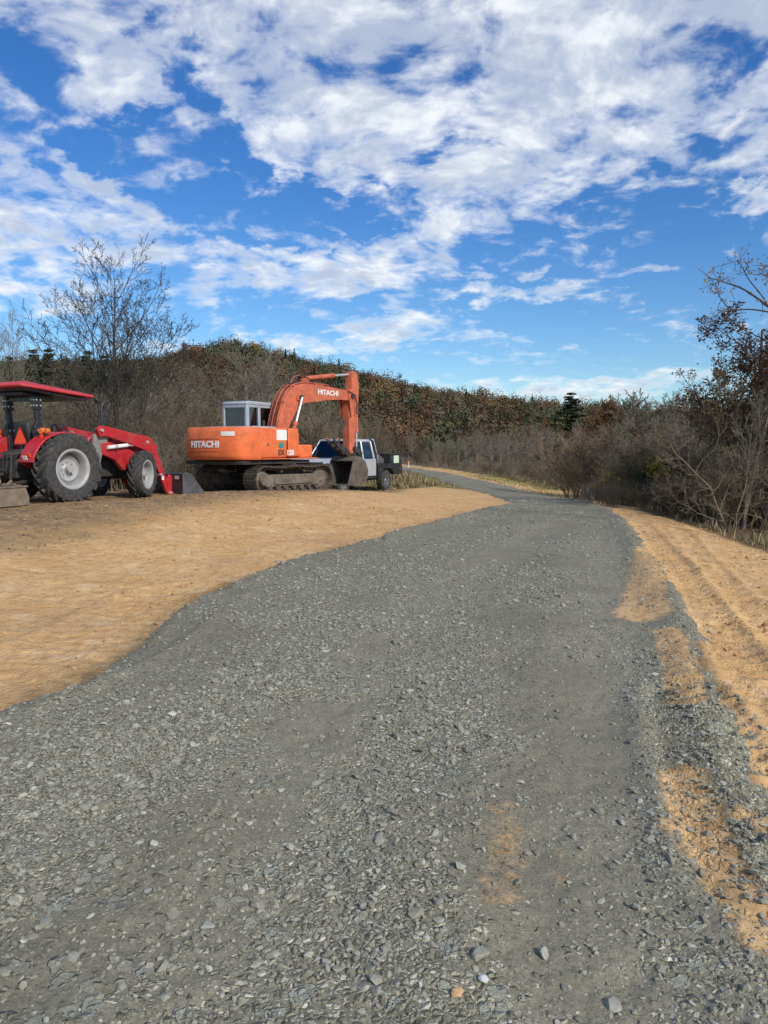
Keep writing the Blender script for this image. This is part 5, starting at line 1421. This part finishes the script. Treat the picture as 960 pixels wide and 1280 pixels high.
# ================================================================== pickup truck
def pickup():
    a = R(63); k = 1.0
    ra = (-.83, 33.7); z = float(H0(*ra))
    root = empty('pickup_truck', (ra[0], ra[1], z+.0), R(180)+a, 1.06)
    tag(root, 'silver pickup with black utility bed parked behind the excavator bucket', 'pickup truck')
    B = MB
    # local: x forward, y left; rear axle at 0, front axle at 3.6
    W = 1.02
    def arch(cx_, r_=.50, n=9): return [(cx_+r_*math.cos(R(180-180*i/(n-1))), .44+r_*math.sin(R(180-180*i/(n-1)))*.98) for i in range(n)]
    hd = [(1.0, .62), (1.0, 1.32), (2.78, 1.34), (3.3, 1.44), (4.22, 1.36), (4.44, 1.26), (4.50, .92), (4.48, .58), (4.12, .56)]+[(4.10, .6)]
    prof = [(.98, .60), (.98, 1.36), (2.76, 1.36), (2.95, 1.42), (4.20, 1.38), (4.42, 1.28), (4.48, 1.0), (4.48, .62), (4.12, .60)]+arch(3.6)[::-1]+[(3.08, .58)]
    body = B().prism(prof, -W, W).build('body', M_SILV, root, bevel=.05, ang=28)
    # flared lower cladding
    B().box((2.0, W+.012, .62), (2.0, .03, .12)).build('running_board', M_BLK, root, bevel=.01)
    # cab greenhouse
    gh = B()
    lo, hi = 1.34, 2.08
    bl = [(1.02, -.96, lo), (3.12, -.96, lo), (3.12, .96, lo), (1.02, .96, lo)]
    tp = [(1.12, -.80, hi), (2.44, -.80, hi), (2.44, .80, hi), (1.12, .80, hi)]
    # pillars and roof only, so that panes stay open
    def seg(p0, p1, w_): gh.tube([p0, p1], w_, 6)
    for s_ in (-1, 1):
        seg((3.08, s_*.93, lo), (2.44, s_*.79, hi), .045); seg((1.05, s_*.94, lo), (1.13, s_*.80, hi), .055)
        seg((1.98, s_*.95, lo), (1.94, s_*.80, hi), .05); seg((1.1, s_*.79, hi), (2.46, s_*.79, hi), .05)
    gh.box((1.78, 0, hi+.03), (1.36, 1.56, .09)).box((1.06, 0, 1.45), (.06, 1.8, .22))
    gho = gh.build('cab', M_SILV, root, bevel=.02)
    def quad(nm, q, m_, par, t_=.008):
        n_ = (Vector(q[1])-Vector(q[0])).cross(Vector(q[3])-Vector(q[0])).normalized()*t_
        return B().add([Vector(x_) for x_ in q]+[Vector(x_)+n_ for x_ in q], [(0, 1, 2, 3), (7, 6, 5, 4), (0, 4, 5, 1), (1, 5, 6, 2), (2, 6, 7, 3), (3, 7, 4, 0)]).build(nm, m_, par, smooth=False)
    quad('windscreen', [(3.08, -.90, lo+.02), (3.08, .90, lo+.02), (2.46, .76, hi), (2.46, -.76, hi)], M_GLS, gho)
    quad('rear_window', [(1.05, -.90, 1.5), (1.05, .90, 1.5), (1.12, .76, hi), (1.12, -.76, hi)], M_GLS, gho)
    for s_ in (-1, 1):
        quad('side_window', [(3.0, s_*.94, lo+.02), (2.0, s_*.95, lo+.02), (1.96, s_*.80, hi), (2.46, s_*.80, hi)], M_GLS, gho)
        quad('side_window', [(1.92, s_*.95, lo+.02), (1.1, s_*.94, lo+.02), (1.15, s_*.80, hi), (1.9, s_*.80, hi)], M_GLS, gho)
        for (x_, w_) in ((2.50, 1.0),): B().box((x_-.5, s_*(W+.004), .98), (.012, .01, .66)).box((x_+.44, s_*(W+.004), .98), (.012, .01, .66)).build('door_seam', M_BLK, body)
        B().box((2.14, s_*(W+.02), 1.20), (.16, .03, .035)).build('door_handle', M_BLK, body, bevel=.006)
        B().box((2.86, s_*(W+.20), 1.44), (.12, .18, .28)).box((2.86, s_*(W+.08), 1.40), (.05, .2, .04)).build('mirror', M_BLK, root, bevel=.03)
        # wheel arch lip
        q = [(3.6+.55*math.cos(R(i*15)), .44+.55*math.sin(R(i*15))) for i in range(13)]
        B().tube([(x_, s_*(W+.01), z_) for x_, z_ in q], .028, 6).build('arch_lip', M_CHR if False else M_SILV, body)
    B().box((3.3, 0, .62), (1.4, 1.5, .5)).box((1.8, 0, .52), (5.4, .8, .16)).build('chassis', M_BLK, root)
    for i in (-.5, 0, .5): B().box((2.42, i, hi+.10), (.10, .12, .035)).build('roof_marker', M_AMB, gho, bevel=.01)
    # grille: chrome surround, bars
    gr = B().box((4.50, 0, 1.04), (.06, 1.30, .46)).build('grille', M_BLK, root)
    for z_ in (.84, .95, 1.06, 1.17, 1.26): B().box((4.54, 0, z_), (.035, 1.26, .045)).build('grille_bar', M_CHR, gr, bevel=.006)
    for s_ in (-1, 1):
        B().box((4.545, s_*.62, 1.05), (.05, .09, .50)).build('grille_post', M_CHR, gr, bevel=.01)
        B().box((4.47, s_*.83, 1.05), (.10, .30, .42)).build('headlight', M_CHR, root, bevel=.03)
        B().box((4.40, s_*.985, .96), (.20, .06, .12)).build('turn_signal', M_AMB, root, bevel=.01)
    B().box((4.56, 0, .66), (.18, 2.0, .26)).build('front_bumper', M_CHR, root, bevel=.05)
    B().box((4.655, 0, .66), (.01, .3, .12)).build('number_plate', M_WHITE, root)
    # wheels
    for (x_, s_) in ((0, 1), (0, -1), (3.6, 1), (3.6, -1)):
        Mw = Matrix.Translation((x_, s_*.86, .44)) @ (Matrix.Rotation(math.pi, 4, 'Z') if s_ > 0 else Matrix.Identity(4))
        ty = MB(Mw).lathe([(.235, -.13), (.30, -.15), (.39, -.15), (.43, -.12), (.44, -.06), (.44, .06), (.43, .12), (.39, .15), (.30, .15), (.235, .13)], n=44, closed=True)
        for k_ in range(44):
            aa = 2*math.pi*k_/44; ty.box((.44*math.cos(aa), .10*(1 if k_ % 2 else -1), .44*math.sin(aa)), (.02, .07, .03), Matrix.Rotation(-aa, 3, 'Y'))
        wo = ty.build('wheel', M_RUB, root)
        rm = MB(Mw).lathe([(.245, -.13), (.225, -.125), (.215, -.02), (.215, .12), (.235, .12)], n=36)
        for k_ in range(8):
            aa = 2*math.pi*k_/8; rm.box((.13*math.cos(aa), -.085, .13*math.sin(aa)), (.19, .04, .06), Matrix.Rotation(-aa, 3, 'Y'))
        rm.lathe([(0, -.13), (.05, -.13), (.07, -.10), (.07, .0), (0, .0)], n=18).build('rim', M_CHR, wo)
        MB(Mw).lathe([(0, .0), (.2, .0), (.2, .03), (0, .03)], n=24).build('brake_drum', M_BLK, wo)
    # headache rack and utility bed
    rk = B()
    for s_ in (-1, 1): rk.tube([(.90, s_*.97, .95), (.90, s_*.97, 1.55), (1.0, s_*.82, 2.14)], .04, 8)
    rk.tube([(1.0, -.82, 2.14), (1.0, .82, 2.14)], .035, 8)
    for i in range(6): rk.tube([(.91, -.7+.28*i, 1.3), (.99, -.7+.28*i, 2.12)], .016, 6)
    rk.build('headache_rack', M_BLK, root)
    rr = B()
    for s_ in (1,): rr.tube([(.84, s_*1.0, 1.35), (.96, s_*.88, 2.12), (1.06, s_*.84, 2.17)], .035, 8).build('rack_tube', M_CHR, root)
    B().prism([(-1.40, .66), (-1.40, 1.14), (.86, 1.14), (.86, .52), (.62, .52), (.50, .80), (.30, .94), (-.30, .94), (-.50, .80), (-.60, .66)], W-.10, W+.05).build('bed_side', M_BLK, root, bevel=.012)
    B().prism([(-1.40, .66), (-1.40, 1.14), (.86, 1.14), (.86, .52), (.62, .52), (.50, .80), (.30, .94), (-.30, .94), (-.50, .80), (-.60, .66)], -W-.05, -W+.10).build('bed_side', M_BLK, root, bevel=.012)
    B().box((-.27, 0, 1.07), (2.26, 1.88, .12)).build('bed_floor', M_BLK, root, bevel=.01)
    B().box((-1.42, 0, .92), (.05, 2.1, .50)).build('tail_panel', M_BLK, root, bevel=.01)
    for (x0_, x1_) in ((-1.36, -.62), (.60, .84)): B().box(((x0_+x1_)/2, W+.056, .98), (x1_-x0_-.04, .012, .22)).build('locker_door', M_BLK, root, bevel=.004)
    for x_ in (-1.15, .72): B().box((x_, W+.068, .90), (.08, .014, .06)).build('latch', M_CHR, root, bevel=.004)
    for x_ in (-1.32,): B().box((x_, W+.058, 1.06), (.07, .01, .05)).build('side_marker', M_AMB, root)
    return root
truck = pickup()
def in_truck(name, x, y, z, build):
    M = Matrix.Translation(truck.location) @ Matrix.Rotation(truck.rotation_euler.z, 4, 'Z') @ Matrix.Translation((x*1.06, y*1.06, z*1.06)) @ Matrix.Scale(1.06, 4)
    e = empty(name); e.matrix_world = M; build(e); return e
def tb1(e):
    MB().box((0, 0, .19), (1.10, .55, .38)).build('box', M_BLK, e, bevel=.012)
    MB().box((0, 0, .395), (1.12, .57, .035)).build('lid', M_BLK, e, bevel=.008)
    MB().box((-.02, .279, .17), (.50, .01, .32)).build('placard', mat('pale_green_placard', (.52, .66, .50), .5, 0, .06, 30, .25, (.35, .45, .36)), e)
    MB().box((-.45, .282, .24), (.05, .012, .09)).build('latch', M_CHR, e)
    MB().box((.40, .282, .24), (.05, .012, .09)).build('latch', M_CHR, e)
tag(in_truck('toolbox', -.80, .78, 1.145, tb1), 'black toolbox with a pale green placard on the bed of the pickup', 'toolbox')
def tb2(e):
    MB().prism([(-.42, 0), (.42, 0), (.42, .34), (.20, .46), (-.42, .20)], -.4, .4).build('tank_body', M_BUCK, e, bevel=.03)
    MB().cyl((.25, 0, .40), (.25, 0, .52), .06, n=12).build('cap', M_BLK, e)
tag(in_truck('fuel_tank', .36, .46, 1.135, tb2), 'dull grey sloped fuel tank behind the cab of the pickup', 'fuel tank')

# small marker beside the far road
def marker():
    p = P(511, 585.5); z = float(surf(np.array([p[0]]), np.array([p[1]]))[0][0])
    e = empty('marker_post', (p[0], p[1]+.3, z))
    MB().box((0, 0, .28), (.05, .03, .62)).build('post', M_WHITE, e)
    MB().cyl((0, -.03, .52), (0, -.02, .52), .09, n=14).build('reflector', M_AMB, e)
    tag(e, 'tiny marker post with an amber reflector beside the far end of the road', 'marker post')
marker()
# ------------------------------------------------------------------ sky, sun, camera
SUN_EL, SUN_AZ = R(36), R(140)           # azimuth clockwise from +Y: behind the camera, to its right
sd = Vector((math.sin(SUN_AZ)*math.cos(SUN_EL), math.cos(SUN_AZ)*math.cos(SUN_EL), math.sin(SUN_EL)))
su = bpy.data.lights.new('sun', 'SUN'); su.energy = 3.4; su.angle = R(4); su.color = (1, .93, .83)
so = bpy.data.objects.new('sun', su); COL.objects.link(so); so.rotation_euler = sd.to_track_quat('Z', 'Y').to_euler()
w = bpy.data.worlds.new('World'); SC.world = w; w.use_nodes = True
N = NT(w.node_tree); bg = w.node_tree.nodes['Background']; bg.inputs[1].default_value = .12
sky = N.node('ShaderNodeTexSky', sky_type='NISHITA'); sky.sun_disc = False
sky.sun_elevation = SUN_EL; sky.sun_rotation = SUN_AZ; sky.air_density = 1.0; sky.dust_density = .4; sky.ozone_density = 2.2; sky.altitude = 300
gen = N.node('ShaderNodeTexCoord').outputs['Generated']
sp = N.node('ShaderNodeSeparateXYZ'); N._in(sp.inputs[0], gen); dx, dy, dz = sp.outputs
az = N.math('ARCTAN2', dx, dy); el = N.math('ARCSINE', dz)
# cloud sheet: where each direction meets a high level layer
inv = N.math('DIVIDE', 1.0, N.math('ADD', N.math('MAXIMUM', dz, 0.0), .26))
cx = N.math('MULTIPLY', dx, inv); cy = N.math('MULTIPLY', dy, inv)
cv = N.node('ShaderNodeCombineXYZ'); N._in(cv.inputs[0], cx); N._in(cv.inputs[1], cy); cv.inputs[2].default_value = 3.7
cvec = cv.outputs[0]
def azel(px, py):
    d = ray(px, py); d = d/np.linalg.norm(d); return math.atan2(d[0], d[1]), math.asin(d[2])
CL = [(560, -40, 760, 195, 0, 1.0), (510, 150, 250, 105, 0, .95), (50, 255, 205, 62, 3, .95), (70, 165, 165, 70, 0, .85), (830, 150, 240, 80, 14, .95), (660, 205, 170, 50, 16, .9),
      (420, 328, 165, 36, 10, .95), (545, 275, 110, 42, 14, .95), (335, 285, 42, 18, 22, .75),
      (630, 357, 66, 15, -4, .95), (490, 412, 105, 18, 4, .85), (330, 428, 150, 13, 4, .7), (700, 486, 260, 15, 1, .85), (948, 237, 46, 15, 12, .95), (668, 313, 28, 8, 5, .7), (598, 326, 26, 9, 8, .8), (-10, 360, 80, 30, 0, .7), (740, 352, 120, 10, 4, .5), (60, 330, 110, 22, 0, .5), (250, 365, 60, 14, 8, .6),
      (213, 214, 82, 32, -8, -1.1), (262, 165, 22, 55, 10, -.6), (560, 183, 60, 11, 6, -.5), (475, 240, 38, 9, 0, -.45), (25, 70, 60, 60, 20, -.55), (15, 150, 55, 40, 0, -.45), (820, 215, 120, 16, 14, -.4), (300, 255, 60, 22, 0, -.8), (740, 250, 60, 12, 30, -.3), (905, 60, 70, 14, 0, -.25), (180, 60, 60, 18, 30, -.25), (390, 240, 30, 12, 0, -.6), (455, 262, 60, 12, 10, -.35)]
wz = N.node('ShaderNodeSeparateColor'); N._in(wz.inputs[0], N.noise(cvec, 3.0, 7, .62, out=1))
az = N.math('ADD', az, N.math('MULTIPLY', N.math('SUBTRACT', wz.outputs[0], .5), .34))
el = N.math('ADD', el, N.math('MULTIPLY', N.math('SUBTRACT', wz.outputs[1], .5), N.ss(el, .0, .5, .05, .30)))
pos_ = None; neg_ = None
for (px, py, rx, ry, rot, wt) in CL:
    a0, e0 = azel(px, py); k = math.cos(e0)
    ax = N.math('MULTIPLY', N.math('SUBTRACT', az, a0), k); ey = N.math('SUBTRACT', el, e0)
    c_, s_ = math.cos(R(rot)), math.sin(R(rot)); q = 1/960
    u = N.math('ADD', N.math('MULTIPLY', ax, c_/(rx*q)), N.math('MULTIPLY', ey, s_/(rx*q)))
    v_ = N.math('ADD', N.math('MULTIPLY', ax, -s_/(ry*q)), N.math('MULTIPLY', ey, c_/(ry*q)))
    d2 = N.math('ADD', N.math('MULTIPLY', u, u), N.math('MULTIPLY', v_, v_))
    g = N.math('MULTIPLY', N.ss(d2, 0.0, 2.1, 1, 0) if wt > 0 else N.ss(d2, 0, 2.0, 1, 0), abs(wt))
    if wt > 0: pos_ = g if pos_ is None else N.math('MAXIMUM', pos_, g)
    else: neg_ = g if neg_ is None else N.math('MAXIMUM', neg_, g)
cov = N.math('SUBTRACT', pos_, neg_)
# the half of the sky behind the camera is partly clouded too
back = N.math('MULTIPLY', N.ss(dy, .15, -.25), .8)
cov = N.math('MAXIMUM', cov, back)
wrp = N.noise(cvec, 2.2, 3, .5, out=1)
vm = N.node('ShaderNodeVectorMath', operation='MULTIPLY_ADD'); N._in(vm.inputs[0], wrp); vm.inputs[1].default_value = (.30, .22, 0); N._in(vm.inputs[2], cvec)
n1 = N.noise(vm.outputs[0], 3.2, 9, .60)
n2 = N.noise(vm.outputs[0], 14, 7, .56)
pf = N.voro(vm.outputs[0], 12.0, 'SMOOTH_F1', 'Distance')
dn = N.math('ADD', N.math('MULTIPLY', n1, .52), N.math('MULTIPLY', n2, .56))
dn = N.math('SUBTRACT', dn, N.math('MULTIPLY', pf, .16))
rip = N.math('MULTIPLY', N.math('SUBTRACT', N.noise(vm.outputs[0], 34, 4, .6), .5), .30)
dens = N.math('ADD', N.math('ADD', N.math('MULTIPLY_ADD', dn, 1.5, -.25), rip), N.math('MULTIPLY', cov, .335))
alpha = N.math('POWER', N.ss(dens, .50, .94), 1.0)
alpha = N.math('MULTIPLY', alpha, N.ss(dz, -.01, .03))
core = N.ss(dens, .58, .88)
sh = N.ss(N.math('ADD', N.math('MULTIPLY', N.noise(vm.outputs[0], 5.5, 5, .6), .55), N.math('MULTIPLY', N.noise(vm.outputs[0], 15, 5, .55), .45)), .40, .62)
shade = N.math('MULTIPLY', core, N.math('SUBTRACT', 1.0, N.math('MULTIPLY', sh, .95)))
ccol = N.mix(shade, (7.6, 7.8, 8.0), (4.0, 4.6, 5.6))
hs = N.node('ShaderNodeHueSaturation'); hs.inputs['Hue'].default_value = .5; hs.inputs['Saturation'].default_value = 1.22; hs.inputs['Value'].default_value = 1.0
N._in(hs.inputs['Color'], sky.outputs[0])
skyc = N.mix(1.0, hs.outputs[0], N.mix(N.ss(dz, .02, .42), (.74, .88, 1.0), (.50, .76, 1.04)), 'MULTIPLY')
N._in(bg.inputs[0], N.mix(N.math('MULTIPLY', alpha, .93), skyc, ccol))

cam = bpy.data.cameras.new('camera'); co = bpy.data.objects.new('camera', cam); COL.objects.link(co)
cam.sensor_fit = 'VERTICAL'; cam.sensor_height = 36; cam.lens = 920/1280*36; cam.clip_end = 5000; cam.clip_start = .05
co.location = (0, 0, CAM_H); co.rotation_euler = (math.pi/2-PITCH, 0, 0)
SC.camera = co
vs = SC.view_settings; vs.view_transform = 'Standard'; vs.look = 'None'; vs.gamma = 1; vs.exposure = 0.15; vs.use_curve_mapping = False
SC.cycles.max_bounces = 6; SC.cycles.transparent_max_bounces = 8; SC.cycles.use_denoising = True
